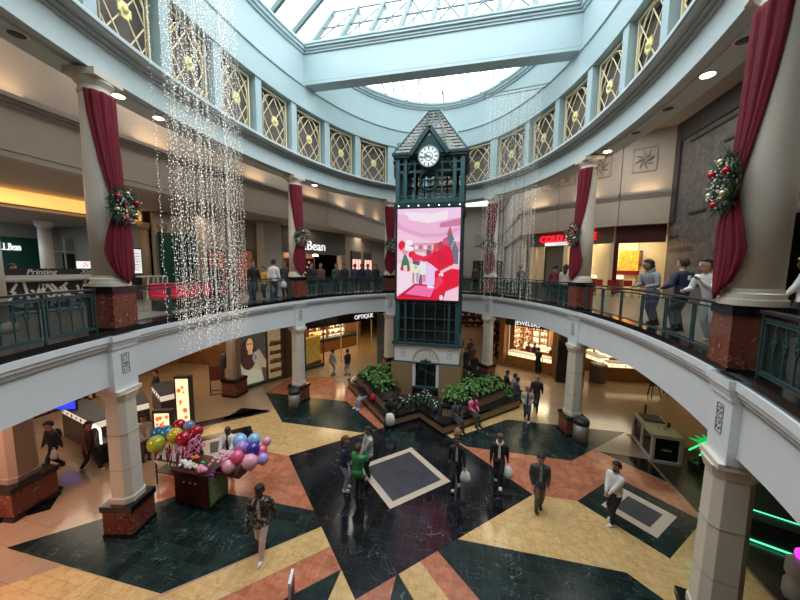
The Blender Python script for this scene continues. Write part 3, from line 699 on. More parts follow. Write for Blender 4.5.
# gable and clock on the front (and left) face
for rz_ in (0, -PI / 2):
    M3 = Matrix.Rotation(rz_, 4, 'Z')
    def pl(name, mb, m_, par=T):
        o = mb.build(name, m_, par); o.rotation_euler = (0, 0, rz_); return o
    g = MB(); gz = 11.22
    for s in (-1, 1): g.bar((s * .82, -1.72, gz - .05), (0, -1.72, 12.3), .17, .16, up=(0, 1, 0))
    g.prism([(-.02, -1.72), (.02, -1.72), (.02, -1.0), (-.02, -1.0)], 12.2, 12.3)
    g.add([(-.75, -1.68, gz), (.75, -1.68, gz), (0, -1.68, 12.2), (-.75, -1.62, gz), (.75, -1.62, gz), (0, -1.62, 12.2)], [(0, 1, 2), (5, 4, 3), (0, 3, 4, 1), (1, 4, 5, 2), (2, 5, 3, 0)])
    pl('gable', g, dg_)
    g = MB(); g.box((0, -1.76, 11.93), (.07, .02, .07), M=Matrix.Rotation(PI / 4, 3, 'Y')); pl('gable_rosette', g, M['steel'])
    g = MB(); cz = 11.02
    g.lathe([(.40, -.07), (.47, -.06), (.50, 0), (.47, .06), (.001, .06)], n=40); g.v = [(x, -1.8 - z * -1, cz + y) for x, y, z in g.v]
    ck = pl('clock', g, dg_)
    g = MB(); g.tube([(0, -1.875, cz), (0, -1.83, cz)], .425, 40, smooth=False); g.build('clock_face', mat('clock_white', (.72, .78, .76), .4, emit=(.9, 1, .97), es=.15), ck)
    g = MB()
    for k in range(12):
        a = k * PI / 6; g.bar((.27 * math.sin(a), -1.885, cz + .27 * math.cos(a)), (.38 * math.sin(a), -1.885, cz + .38 * math.cos(a)), .035 if k % 3 else .05, .012, up=(0, 1, 0))
    for k in range(36):
        a0, a1 = k * PI / 18, (k + 1) * PI / 18; g.bar((.40 * math.sin(a0), -1.882, cz + .40 * math.cos(a0)), (.40 * math.sin(a1), -1.882, cz + .40 * math.cos(a1)), .014, .01, up=(0, 1, 0))
    for k in range(24):
        a0, a1 = k * PI / 12, (k + 1) * PI / 12; g.bar((.17 * math.sin(a0), -1.882, cz + .17 * math.cos(a0)), (.17 * math.sin(a1), -1.882, cz + .17 * math.cos(a1)), .02, .01, up=(0, 1, 0))
    g.build('clock_numeral', M['dkgrey'], ck)
    g = MB(); a = R(-58); g.bar((0, -1.895, cz), (.2 * math.sin(a), -1.895, cz + .2 * math.cos(a)), .045, .012, up=(0, 1, 0)); a = R(-98); g.bar((.08, -1.9, cz), (.34 * math.sin(a), -1.9, cz + .34 * math.cos(a)), .03, .012, up=(0, 1, 0)); a = R(120); g.bar((0, -1.9, cz), (.2 * math.sin(a), -1.9, cz + .2 * math.cos(a)), .03, .012, up=(0, 1, 0))
    g.build('clock_hand', M['dark'], ck)
    # pendulum disc below
    g = MB(); g.tube([(.40 * math.cos(u * PI / 16), -1.5, 10.12 + .40 * math.sin(u * PI / 16)) for u in range(33)], .04, 6, cap=False); g.box((0, -1.5, 10.4), (.03, .03, .6)); pl('hoop', g, dg_)
    g = MB(); g.lathe([(.001, 0), (.38, 0), (.38, .02), (.001, .02)], n=30); g.v = [(x, -1.48 - z, 10.12 + y) for x, y, z in g.v]; pl('hoop_pane', g, glass('pale_pane', (.75, .85, .85)))
# ------------------------------------------------------------------ the screen in front of the tower (face at Y = 5.0)
SY = 4.96
T = thing('video_screen', 'tall lit video screen hung on the clock tower, showing people in red over pink', 'screen', (0, SY, 4.82))
g = MB(); g.bb(-1.5, 1.5, .0, .2, 0, 4.2); g.build('screen_frame', M['dark'], T)
pm = []; pic = MB()
def pc(c, k=1.):
    m = mat('picture_%02d' % len(pm), (0, 0, 0), .4, emit=c, es=k); pm.append(m); return len(pm) - 1
LY = [0.]
def pp(pts, c, k=.50):
    LY[0] += .0008; pic.m = pc(c, k); pic.add([(-1.4 + 2.8 * x, -.004 - LY[0], .08 + 4.04 * (1 - y)) for x, y in pts], [tuple(range(len(pts)))], False)
def ov(cx, cy, rx, ry, c, n=14): pp([(cx + rx * math.cos(2 * PI * k / n), cy + ry * math.sin(2 * PI * k / n)) for k in range(n)], c)
PK = (.90, .50, .72); RD = (.80, .012, .05); R2 = (.58, .008, .04); WH = (.95, .82, .92)
pp([(0, 0), (1, 0), (1, 1), (0, 1)], PK)
pp([(0, 0), (1, 0), (1, .1), (.6, .13), (.3, .1), (0, .05)], (.92, .62, .86))
pp([(.12, .03), (.55, .06), (.8, .03), (.8, .12), (.5, .16), (.2, .12)], WH); pp([(.0, .13), (.1, .2), (.4, .27), (.7, .27), (1, .2), (1, .24), (.7, .31), (.4, .31), (.1, .24), (0, .2)], (.78, .40, .62))
pp([(.68, .16), (1, .11), (1, .19), (.68, .21)], (.62, .22, .38)); pp([(0, .22), (.3, .3), (.6, .36), (1, .3), (1, .37), (.0, .37)], (.94, .6, .76))
pp([(.2, .38), (1, .36), (1, .47), (.1, .47)], (.72, .36, .44)); pp([(.0, .47), (1, .47), (1, .56), (0, .56)], (.9, .62, .76))
pp([(0, .56), (1, .56), (1, 1), (0, 1)], (.93, .55, .72)); pp([(0, .6), (.4, .6), (.3, .85), (0, .95)], (.95, .74, .86))
for k in range(7): pp([(.22 + k * .07, .40), (.27 + k * .07, .40), (.27 + k * .07, .44), (.22 + k * .07, .44)], (.96, .8, .8) if k % 2 else (.45, .18, .25))
pp([(.84, .19), (.78, .32), (.74, .45), (.78, .6), (.98, .6), (.98, .45), (.9, .32)], (.16, .18, .26)); pp([(.84, .19), (.80, .28), (.88, .28)], (.55, .1, .1))
for k in range(14): ov(.8 + .13 * ((k * 37) % 10) / 10, .3 + .27 * ((k * 53) % 10) / 10, .012, .009, (.85, .6, .65), 6)
pp([(.13, .47), (.08, .58), (.06, .66), (.22, .66), (.2, .58)], (.06, .22, .10)); ov(.1, .66, .05, .02, RD, 8); ov(.18, .67, .04, .02, RD, 8); pp([(.11, .62), (.17, .62), (.17, .69), (.11, .69)], (.8, .7, .7))
ov(.08, .40, .06, .055, RD); ov(.13, .46, .05, .04, (.85, .3, .4)); pp([(.13, .39), (.27, .42), (.26, .47), (.13, .45)], (.96, .9, .93)); ov(.2, .37, .06, .03, (.96, .92, .94))
# stage
pp([(.02, .97), (.3, .82), (.95, .86), (.9, 1), (.02, 1)], R2); pp([(.14, .94), (.32, .84), (.62, .855), (.56, .97)], (.93, .18, .42)); pp([(.0, .97), (.6, .98), (.6, 1), (0, 1)], RD)
# children
ov(.33, .52, .03, .025, (.45, .25, .2)); pp([(.25, .56), (.36, .55), (.36, .7), (.25, .7)], (.93, .8, .62)); pp([(.26, .7), (.29, .7), (.29, .82), (.26, .82)], (.45, .28, .3)); pp([(.32, .7), (.36, .7), (.36, .8), (.32, .8)], (.5, .4, .45)); pp([(.29, .6), (.33, .6), (.33, .66), (.29, .66)], (.25, .75, .25))
ov(.45, .56, .03, .025, (.6, .2, .22)); pp([(.38, .59), (.47, .58), (.48, .72), (.38, .72)], (.8, .85, .9)); pp([(.38, .72), (.42, .72), (.42, .83), (.36, .83)], (.2, .12, .25)); pp([(.43, .72), (.47, .72), (.47, .8), (.43, .8)], (.75, .25, .4))
ov(.52, .48, .045, .035, (.25, .1, .15)); pp([(.5, .62), (.62, .58), (.66, .72), (.58, .86), (.5, .86)], (.84, .62, .95)); pp([(.52, .84), (.62, .85), (.62, .87), (.52, .87)], WH)
# figure in red bending forward
ov(.25, .50, .06, .04, RD); pp([(.24, .48), (.44, .52), (.60, .47), (.62, .56), (.42, .57), (.25, .56)], (.86, .03, .09)); pp([(.26, .56), (.38, .57), (.37, .62), (.26, .6)], (.2, .08, .22))
pp([(.60, .42), (.72, .38), (.86, .42), (.92, .56), (.86, .68), (.7, .68), (.55, .6), (.42, .55), (.56, .53)], RD)
ov(.64, .42, .055, .05, (.78, .08, .12)); ov(.71, .40, .05, .045, (.55, .05, .1)); ov(.78, .36, .05, .04, (.72, .1, .2))
pp([(.62, .68), (.78, .64), (1, .66), (1, .86), (.8, .9), (.7, 1), (.58, 1), (.62, .84)], RD); pp([(.7, .68), (.86, .62), (.98, .6), (.98, .63), (.85, .66), (.72, .71)], (.93, .55, .6))
ov(.72, .72, .04, .02, WH, 8); pp([(.64, .76), (.72, .72), (.76, .8), (.62, .9)], (.93, .06, .14))
for k in range(6): pp([(.66 + k * .04, .46 + k * .02), (.68 + k * .04, .46 + k * .02), (.70 + k * .03, .60), (.69 + k * .03, .60)], R2)
pp([(.8, .9), (1, .84), (1, 1), (.76, 1)], (.93, .6, .72)); ov(.73, .97, .03, .03, WH, 8)
pic.build('picture', pm, T)
# ------------------------------------------------------------------ planter round the tower
OUT = [(-4.2, 5.9), (-1.1, 2.3), (0, 3.38), (1.1, 2.3), (4.25, 5.6), (4.35, 7.2), (1.3, 10.7), (-1.3, 10.7), (-3.9, 7.3)]
def inset(P, d):
    n = len(P); out = []
    for i in range(n):
        a, b, c = Vector(P[i - 1]), Vector(P[i]), Vector(P[(i + 1) % n])
        e1 = (b - a).normalized(); e2 = (c - b).normalized(); n1 = Vector((-e1.y, e1.x)); n2 = Vector((-e2.y, e2.x))
        m = (n1 + n2); k = m.length_squared / 2; out.append(tuple(b + m * (d / max(.35, k))))
    return out
def bandwall(mb, P, d, z0, z1):
    Q = inset(P, d); n = len(P); vs = [(x, y, z) for z in (z0, z1) for PP in (P, Q) for x, y in PP]; fs = []
    for i in range(n):
        j = (i + 1) % n; fs += [(i, j, 2 * n + j, 2 * n + i), (n + i, 3 * n + i, 3 * n + j, n + j), (2 * n + i, 2 * n + j, 3 * n + j, 3 * n + i), (i, n + i, n + j, j)]
    mb.add(vs, fs, False)
T = thing('planter', 'star shaped stone planter with black seat ledges round the clock tower', 'planter')
g = MB(); bandwall(g, OUT, .3, .1, .36); g.build('stone_wall', M['tan'], T)
g = MB(); bandwall(g, inset(OUT, -.02), .34, 0, .1); g.build('plinth', M['black'], T)
g = MB(); bandwall(g, inset(OUT, -.03), .50, .36, .46); g.build('seat_ledge', M['black'], T)
ARM = {}
for s, nm in ((-1, 'left'), (1, 'right')):
    P = [(s * .98, 2.98), (s * 1.45, 3.0), (s * 3.55, 5.55), (s * 3.5, 7.1), (s * 1.7, 7.4), (s * 1.7, 5.0), (s * 1.0, 4.2)]
    if s > 0: P = P
    else: P = P[::-1]
    ARM[s] = P
    g = MB(); bandwall(g, P, .16, .44, .8); g.build('raised_wall', M['tan'], T)
    g = MB(); bandwall(g, inset(P, -.03), .26, .8, .88); g.build('raised_ledge', M['black'], T)
    g = MB(); g.prism(inset(P, .1), .44, .74); g.build('soil', M['soil'], T)
g = MB(); g.prism(inset(OUT, .28), .02, .40); g.build('soil', M['soil'], T)
# plants
def plant(x, y, z, r, hgt, leaf, label, cat, seed, nl=70, ll=.3, flowers=0, group='green plants in the planter'):
    rnd = random.Random(seed); T = thing('leafy_plant' if not flowers else 'flowering_shrub', label, cat, (x, y, z), 0, group)
    g = MB(); st = MB()
    for k in range(nl):
        a = rnd.uniform(0, 2 * PI); el = rnd.uniform(.25, 1.35); b0 = Vector((rnd.uniform(-.3, .3) * r, rnd.uniform(-.3, .3) * r, 0)); l = ll * rnd.uniform(.7, 1.2)
        d = Vector((math.cos(a) * math.cos(el), math.sin(a) * math.cos(el), math.sin(el))); tip = b0 + Vector((d.x * r, d.y * r, d.z * hgt)) * rnd.uniform(.5, 1.)
        st.bar(b0, tip, .008)
        e = Vector((math.cos(a + rnd.uniform(-.8, .8)), math.sin(a + rnd.uniform(-.8, .8)), rnd.uniform(-.5, .4))).normalized(); w = e.cross(Vector((0, 0, 1))).normalized() * l * .24; up = Vector((0, 0, .04))
        m_ = tip + e * l * .5; q = tip + e * l + Vector((0, 0, -.06))
        g.add([tip, m_ + w + up, q, m_ - w + up, m_], [(0, 1, 4), (1, 2, 4), (4, 2, 3), (0, 4, 3)], True)
    g.build('leaf', leaf, T); st.build('stem', M['leaf_d'], T)
    if flowers:
        fl_ = MB()
        for k in range(flowers): a = rnd.uniform(0, 2 * PI); q = rnd.uniform(.1, 1); fl_.sph((math.cos(a) * r * q, math.sin(a) * r * q, hgt * rnd.uniform(.7, 1.05)), .035, 6, 4, (1, 1, .6))
        fl_.build('blossom', M['white'], T)
rp = [(-3.05, 5.85, 'raised bed by the person in jeans, outermost'), (-2.35, 5.2, 'raised bed by the person in jeans, middle'), (-1.85, 4.5, 'raised bed by the person in jeans, nearest the front tip'), (-2.5, 6.4, 'raised bed by the person in jeans, rearmost')]
for k, (x, y, w) in enumerate(rp): plant(x, y, .74, .42, .62 if k else .45, M['leaf'], f'bright green broad-leaved plant, {w}', 'plant', 20 + k)
rp = [(1.45, 3.95, 'raised bed behind the person in pink, nearest the front tip'), (1.95, 4.5, 'raised bed behind the person in pink, second from the tip'), (2.5, 5.1, 'raised bed behind the person in pink, middle'), (2.1, 5.5, 'raised bed behind the person in pink, against the tower corner'), (3.0, 5.9, 'raised bed behind the person in pink, outermost')]
for k, (x, y, w) in enumerate(rp): plant(x, y, .74, .45, .66, M['leaf'], f'bright green broad-leaved plant, {w}', 'plant', 40 + k, nl=80)
for k, (x, y, w) in enumerate([(-.75, 3.6, 'front bed, beside the person in black'), (-.3, 4.05, 'front bed, second from the person in black'), (.3, 4.1, 'front bed, second from the seated pair'), (.7, 3.5, 'front bed, nearest the seated pair'), (0, 4.5, 'front bed, under the tower window')]):
    plant(x, y, .40, .34, .36, M['leaf_d'], f'dark shrub with small white blossoms, {w}', 'shrub', 60 + k, nl=80, ll=.13, flowers=7, group='dark shrubs in the front bed')
for k, (x, y, w) in enumerate([(-3.55, 5.95, 'at the planter corner facing the optician'), (3.72, 5.85, 'behind the three seated people'), (3.75, 6.6, 'at the planter corner facing the jeweller')]):
    plant(x, y, .40, .28, .3, M['leaf'], f'small green plant {w}', 'plant', 80 + k, nl=40, ll=.2)
# ------------------------------------------------------------------ hanging light strings
bead = mat('string_bulb', (1, .95, .85), .3, emit=(1, .93, .82), es=.75); wire = mat('silver_wire', (.5, .5, .48), .4, .3)
def strand(seed, L, label, group, x, y, top, first={}, dens=16.):
    key = (seed % 5, round(L * 2)); rnd = random.Random(key[0] * 97 + key[1])
    r = thing('light_string', label, 'light string', (x, y, top), rnd.uniform(0, 6), group)
    if key not in first:
        g = MB(); g.tube([(0, 0, 0), (0, 0, -L)], .0035, 3, cap=False); 
        me = g.build('wire', wire, r); b_ = MB(); n = int(L * dens)
        for k in range(n):
            z = -L * (k + rnd.random()) / n; a = rnd.uniform(0, 2 * PI); q = rnd.uniform(.0, .05); s_ = rnd.uniform(.005, .0115)
            c = Vector((q * math.cos(a), q * math.sin(a), z)); b_.add([c + Vector(v) * s_ for v in ((1, 0, 0), (-.5, .87, 0), (-.5, -.87, 0), (0, 0, 1.4), (0, 0, -1.4))], [(0, 1, 3), (1, 2, 3), (2, 0, 3), (1, 0, 4), (2, 1, 4), (0, 2, 4)], False)
        b = b_.build('string_bulb', bead, r); first[key] = (me.data, b.data)
    else:
        for nm, d in zip(('wire', 'string_bulb'), first[key]):
            o = bpy.data.objects.new(nm, d); COL.objects.link(o); o.parent = r
            if nm != 'wire': o['kind'] = 'stuff'
rnd = random.Random(3)
SL = []
for k in range(60):
    u = (k + .5) / 60; row = k % 3; y = -3.12 + 2.55 * u + rnd.uniform(-.03, .03); x = -4.55 - .28 * row - .25 * u + rnd.uniform(-.1, .1)
    SL.append((x, y)); bot = 3.95 + rnd.choice([0, .25, .5, .7, .2, 0.1])
    strand(k, round((14.2 - bot) * 2) / 2, 'string of tiny white lights in the dense curtain near the directory board', 'dense curtain of light strings', x, y, 14.2)
g = MB()
for row in range(3): g.bar((-4.55 - .28 * row, -3.5, 14.22), (-4.82 - .28 * row, -.45, 14.22), .03)
for y in (-3.4, -2.0, -.6): g.bar((-4.5, y, 14.22), (-5.75, y, 14.22), .03)
tag(g.build('suspension_grid', M['steel']), 'thin steel grid carrying the dense curtain of light strings', 'rod')
for k in range(30):
    u = (k + .5) / 30; row = k % 2; x = 2.35 + 2.35 * u + rnd.uniform(-.03, .03); y = 6.6 - .35 * u + .3 * row
    bot = 4.75 + rnd.choice([0, .25, .5, .9, .3])
    strand(k + 2, round((14.2 - bot) * 2) / 2, 'string of tiny white lights in the sparse curtain between clock tower and ice cream sign', 'sparse curtain of light strings', x, y, 14.2, dens=17.)
g = MB(); g.bar((2.2, 6.62, 14.22), (5.0, 6.2, 14.22), .03); g.bar((2.2, 6.92, 14.22), (4.85, 6.52, 14.22), .03); g.bar((2.25, 6.5, 14.22), (2.25, 7.0, 14.22), .03); g.bar((2.25, 6.6, 14.22), (2.25, 4.85, 15.6), .012)
tag(g.build('hanging_rod', M['steel']), 'thin steel rod carrying the sparse curtain of light strings', 'hanging rod')
# ------------------------------------------------------------------ helpers for shop fronts
def seg(mb, p, q, z0, z1, t=.15, off=0.):
    """upright slab from p to q (x,y); off>0 shifts it to the left-hand side"""
    p = Vector((p[0], p[1], 0)); q = Vector((q[0], q[1], 0)); d = q - p; n = Vector((-d.y, d.x, 0)).normalized() * off
    c = (p + q) / 2 + n; mb.box((c.x, c.y, (z0 + z1) / 2), (d.length, t, z1 - z0), rz=math.atan2(d.y, d.x)); return mb
class Line:
    """frame along a shop front: u along it, v into the shop"""
    def __init__(s, a, b, flip=1): s.a = Vector((*a, 0)); s.e = (Vector((*b, 0)) - s.a); s.L = s.e.length; s.e.normalize(); s.n = Vector((-s.e.y, s.e.x, 0)) * flip; s.rz = math.atan2(s.e.y, s.e.x)
    def P(s, u, v=0., z=0.): p = s.a + s.e * u + s.n * v; return (p.x, p.y, z)
    def box(s, mb, u0, u1, v0, v1, z0, z1):
        c = s.P((u0 + u1) / 2, (v0 + v1) / 2, (z0 + z1) / 2); mb.box(c, (abs(u1 - u0), abs(v1 - v0), z1 - z0), rz=s.rz); return mb
LIGHTS = []
vcase = mat('vendor_case', (.5, .45, .4), .4, emit=(1, .85, .65), es=.35)
def wall(name, f_, m): return struct(name, f_, m)
def signbox(L, name, label, u0, u1, z0, z1, v, m, txts):
    T = thing(name, label, 'sign', L.P((u0 + u1) / 2, v, z0), L.rz)
    g = MB(); g.box((0, 0, (z1 - z0) / 2), (u1 - u0, .08, z1 - z0)); g.build('sign_board', m, T)
    for (t, sz, dx, dz, mm, kw) in txts: text('lettering', t, sz, (dx, -.06, dz), 0, mm, T, depth=.02, **kw)
    return T
white_lit = mat('white_lit_letter', (.8, .8, .8), .4, emit=(1, 1, 1), es=.42)
red_lit = mat('red_lit_letter', (1, .02, .03), .4, emit=(1, .012, .03), es=.75)
# ------------------------------------------------------------------ lower storey, left: watch poster window, stone pier, optician
LP = Line((-9.2, 4.15), (-8.1, 6.4)); g = MB(); LP.box(g, -.2, LP.L, .5, .6, 0, 3.86); wall('wall_west', g, M['brown'])
T = thing('display_window', 'shop window with a huge watch advert of a long-haired person beside the optician', 'shop window', LP.P(1.25, .2), LP.rz)
def inT(L, T, u0): return lambda u: u - u0
g = MB()
for u in (-1.3, 1.22): g.box((u, 0, 1.5), (.06, .1, 3.0))
for z in (.06, 2.98): g.box((-.04, 0, z), (2.56, .12, .12))
g.build('frame', M['dkgrey'], T)
g = MB(); g.box((-.04, .0, 1.5), (2.5, .012, 2.8)); g.build('glass_sheet', M['glass'], T)
ads = []; ad = MB()
def am(c): ads.append(mat('advert_%d' % len(ads), c, .5, emit=c, es=.45)); return len(ads) - 1
lay = [0.]
def ap(pts, c):
    lay[0] += .002; ad.m = am(c); ad.add([(-1.26 + 1.5 * x, .2 - lay[0], .12 + 2.75 * (1 - y)) for x, y in pts], [tuple(range(len(pts)))], False)
def ell(cx, cy, rx, ry, n=18): return [(cx + rx * math.cos(2 * PI * k / n), cy - ry * math.sin(2 * PI * k / n)) for k in range(n)]
ap([(0, 1), (1, 1), (1, 0), (0, 0)], (.07, .05, .045)); ap([(0, 1), (.9, 1), (.75, .55), (0, .55)], (.42, .34, .24)); ap(ell(.36, .42, .3, .3), (.05, .02, .018)); ap(ell(.42, .28, .19, .17), (.07, .03, .025))
ap(ell(.42, .24, .12, .13), (.75, .36, .16)); ap(ell(.36, .22, .03, .018), (.08, .03, .02)); ap(ell(.47, .22, .03, .018), (.08, .03, .02)); ap(ell(.42, .325, .035, .012), (.5, .1, .08))
ap([(.36, .34), (.5, .34), (.52, .42), (.34, .42)], (.65, .32, .17)); ap([(.55, .4), (.75, .35), (1, .62), (.98, .75), (.7, .7)], (.40, .27, .18)); ap(ell(.6, .5, .1, .1), (.42, .36, .28)); ap(ell(.6, .5, .07, .07), (.2, .2, .2)); ap([(.0, .8), (.55, .72), (.8, .8), (.8, 1), (0, 1)], (.5, .43, .30))
ad.build('advert', ads, T)
g = MB()
for z in (.5, 1.0, 1.5, 2.0): g.box((.8, .12, z), (.75, .2, .04))
rnd = random.Random(4)
for z in (.5, 1.0, 1.5, 2.0):
    for k in range(5): g.box((.5 + .14 * k, .12, z + .1), (.08, .08, rnd.uniform(.1, .25)))
g.build('shelf', M['wood_o'], T); g = MB(); g.box((.8, .26, 1.5), (.8, .03, 2.8)); g.build('back_panel', mat('amber_glow_back', (.35, .22, .12), .5, emit=(1, .6, .3), es=.16, var=.5, vs=5), T)  # back panel emits to imitate warm light on the shelves
LQ = Line((-8.1, 6.4), (-7.8, 7.8)); g = MB(); LQ.box(g, 0, LQ.L, 0, .6, 0, 3.86); wall('wall_pier', g, mat('bronze_stone', (.12, .085, .06), .35, var=.4, vs=8))
LO = Line((-7.8, 7.8), (-4.5, 13.9)); W = LO.L
g = MB(); LO.box(g, -.4, W + 2, 5.0, 5.1, 0, 3.86); LO.box(g, -.5, -.4, .0, 5.1, 0, 3.86); wall('wall_optician', g, M['warmwall'])
T = thing('storefront', 'glazed front of the optician with dark posts and black header', 'shop front', LO.P(W / 2, 0), LO.rz)
g = MB(); g.box((0, 0, 3.2), (W, .2, 1.3)); g.build('header', M['black'], T)
for k, u in enumerate((-3.45, -2.1, -.7, .75, 2.1, 3.0)): g = MB(); g.box((u, 0, 1.28), (.06 if k else .12, .06, 2.56)); g.build('post', M['dkgrey'] if k < 2 else M['gold'], T)
g = MB(); g.box((-2.78, 0, .1), (1.3, .1, .2)); g.build('sill', M['dkgrey'], T)
g = MB(); g.box((-2.78, 0, 1.35), (1.25, .012, 2.3)); g.box((1.45, 0, 1.3), (1.3, .012, 2.4)); g.build('glass_sheet', glass('amber_glass', (.95, .88, .7)), T)
text('lettering', 'OPTIQUE', .42, (1.25, -.13, 2.72), 0, white_lit, T, depth=.02)
g = MB(); g.box((2.95, -.1, 2.2), (.7, .05, .5)); g.build('hanging_sign', M['dkgrey'], T)
def counter(L, u0, u1, v0, v1, h_, label, body, name='display_counter', cat='counter', glow=True, z0=0, grp=None):
    T = thing(name, label, cat, L.P((u0 + u1) / 2, (v0 + v1) / 2, z0), L.rz, grp); w, d = u1 - u0, v1 - v0
    g = MB(); g.box((0, 0, (h_ - .28) / 2), (w, d, h_ - .28)); g.build('body', body, T, bevel=.01)
    g = MB(); g.box((0, 0, h_ - .16), (w - .02, d - .02, .22)); g.build('lit_case', (vcase if 'vendor' in label else M['case']) if glow else M['dkgrey'], T)
    g = MB(); g.box((0, 0, h_ - .02), (w + .03, d + .03, .04)); g.build('top', M['glass'] if not glow else (M['dkgrey'] if 'vendor' in label else M['offwhite']), T)
    rnd = random.Random(int(u0 * 10) + 7); g = MB()
    for k in range(max(3, int(w * 3))): g.box((-w / 2 + (k + .5) * w / max(3, int(w * 3)), -d / 2 + .01 - .02, h_ - .16), (.05, .02, rnd.uniform(.05, .13)))
    g.build('stock', M['dkgrey'], T)
    return T
def shelving(L, u0, u1, v, z0, z1, label, body, rows=4, seed=1, lit=True, name='stocked_shelving', grp=None):
    T = thing(name, label, 'shelving', L.P((u0 + u1) / 2, v, z0), L.rz, grp); w = u1 - u0; H = z1 - z0; rnd = random.Random(seed)
    g = MB(); g.box((0, .16, H / 2), (w, .04, H)); g.build('back_panel', M['case'] if lit else body, T)
    g = MB()
    for k in range(rows + 1): g.box((0, 0, .03 + (H - .06) * k / rows), (w, .34, .04))
    for s in (-1, 0, 1): g.box((s * (w / 2 - .02), 0, H / 2), (.04, .34, H))
    g.build('shelf', body, T)
    cs = [mat('stock_%d' % i, c, .5) for i, c in enumerate(((.5, .06, .05), (.75, .6, .4), (.12, .06, .04), (.8, .75, .7), (.35, .2, .1)))]
    g = MB()
    for k in range(rows):
        n = int(w / .16)
        for j in range(n):
            if rnd.random() < .75: g.m = rnd.randrange(5); hh = rnd.uniform(.08, H / rows * .6); g.box((-w / 2 + (j + .5) * w / n, -.02, .05 + (H - .06) * k / rows + hh / 2), (.1, .12, hh))
    o = g.build('stock', cs, T); return T
shelving(LO, .2, 3.0, 4.75, .3, 2.6, 'glowing wall shelves at the back of the optician, window side', M['wood_o'], 4, 2)
shelving(LO, 3.2, 6.9, 4.75, .3, 2.6, 'glowing wall shelves at the back of the optician, tower side', M['wood_o'], 5, 3)
counter(LO, 2.6, 6.6, 2.6, 3.3, 1.05, 'long wooden counter inside the optician', M['wood_o'], glow=False)
T = thing('display_cabinet', 'yellow lit display cabinet just inside the optician window', 'cabinet', LO.P(.9, .8), LO.rz + .2)
g = MB(); g.box((0, 0, .1), (1.5, .5, .2)); g.build('base', M['dkgrey'], T); g = MB(); g.box((0, 0, 1.0), (1.4, .4, 1.6)); g.build('lit_case', mat('yellow_lit', (.42, .33, .14), .3, emit=(.9, .62, .16), es=.10, var=.6, vs=4), T)
LIGHTS += [(*LO.P(2, 2.5, 3.7), 2.2, 75, (1, .76, .42)), (*LO.P(5.5, 2.5, 3.7), 2.2, 75, (1, .76, .42))]
# square stone pillar stack beside column
T = thing('stone_pillar', 'dark grey stacked-stone pillar between the optician and the clock tower column', 'pillar', (-3.75, 10.6, 0), .3)
for k in range(5): g = MB(); g.box((0, 0, .35 + .66 * k), (.62, .5, .62)); g.build('block', M['stone'] if k % 2 else mat('green_slate', (.12, .14, .12), .4), T)
# ------------------------------------------------------------------ lower storey, west corridor
g = MB(); seg(g, (-9.2, 4.2), (-16, 3.6), 2.75, 3.86, .2); wall('wall_header_west', g, M['brown'])
g = MB(); seg(g, (-9.5, 7.6), (-16.5, 7.2), 0, 3.86, .1); seg(g, (-16.5, 7.2), (-16.5, 3.6), 0, 3.86, .1); seg(g, (-9.9, 5.2), (-9.9, 7.6), 0, 3.86, .08); wall('wall_wood_shop', g, mat('warm_wood_wall', (.30, .14, .05), .5, var=.4, vs=3))
LIGHTS += [(-12.5, 5.5, 3.7, 2.0, 45, (1, .7, .38))]
g = MB(); seg(g, (-16.5, 3.6), (-30, 3.0), 0, 3.86, .2); seg(g, (-31, -14), (-31, 4), 0, 3.86, .2); wall('wall_far_west', g, M['soffit'])
for k, (x, lab) in enumerate(((-10.3, 'nearer'), (-11.2, 'farther'))):
    T = thing('clothes_rack', f'dark figure-like coat stand in the wood-lined shop, {lab}', 'coat stand', (x, 4.9 + .3 * k, 0)); g = MB(); g.lathe([(.25, 0), (.25, .03), (.02, .05), (.02, 1.7)], n=10); g.build('stand', M['dark'], T)
    g = MB(); g.lathe([(.12, .75), (.24, 1.0), (.22, 1.4), (.1, 1.55)], n=12); g.build('coat', M['dkgrey'], T)
# free-standing frame sign
T = thing('floor_sign', 'black framed floor sign with a dark red panel beside the marble pillar', 'floor sign', (-10.3, 3.7, 0), R(35))
g = MB(); 
for x in (-.3, .3): g.bar((x, 0, 0), (x, 0, 1.45), .035); g.bar((x, -.28, .02), (x, .28, .02), .035)
g.bar((-.3, 0, 1.43), (.3, 0, 1.43), .035); g.bar((-.3, -.28, .02), (.3, -.28, .02), .035); g.bar((-.3, .28, .02), (.3, .28, .02), .035); g.build('stand', M['dark'], T)
g = MB(); g.box((0, 0, 1.0), (.54, .02, .75)); g.build('panel', mat('dull_red', (.12, .03, .03), .5), T)
# outer row of columns at the lower level
def pillar(x, y, rz, label, w=.6, z1=3.9):
    T = thing('marble_pillar', label, 'pillar', (x, y, 0), rz)
    g = MB(); g.box((0, 0, .42), (w * 1.42, w * 1.42, .66)); g.build('pedestal', M['redmarble'], T)
    g = MB(); g.box((0, 0, .06), (w * 1.5, w * 1.5, .12)); g.box((0, 0, .80), (w * 1.5, w * 1.5, .14)); g.build('plinth', M['black'], T)
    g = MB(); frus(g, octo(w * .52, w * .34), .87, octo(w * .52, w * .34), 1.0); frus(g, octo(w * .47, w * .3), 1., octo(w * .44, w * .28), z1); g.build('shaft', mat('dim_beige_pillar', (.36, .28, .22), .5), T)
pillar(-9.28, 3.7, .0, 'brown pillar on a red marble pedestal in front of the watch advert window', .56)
pillar(-9.35, -3.9, R(8), 'broad pinkish pillar on red marble, nearest the person in black coat', .68)
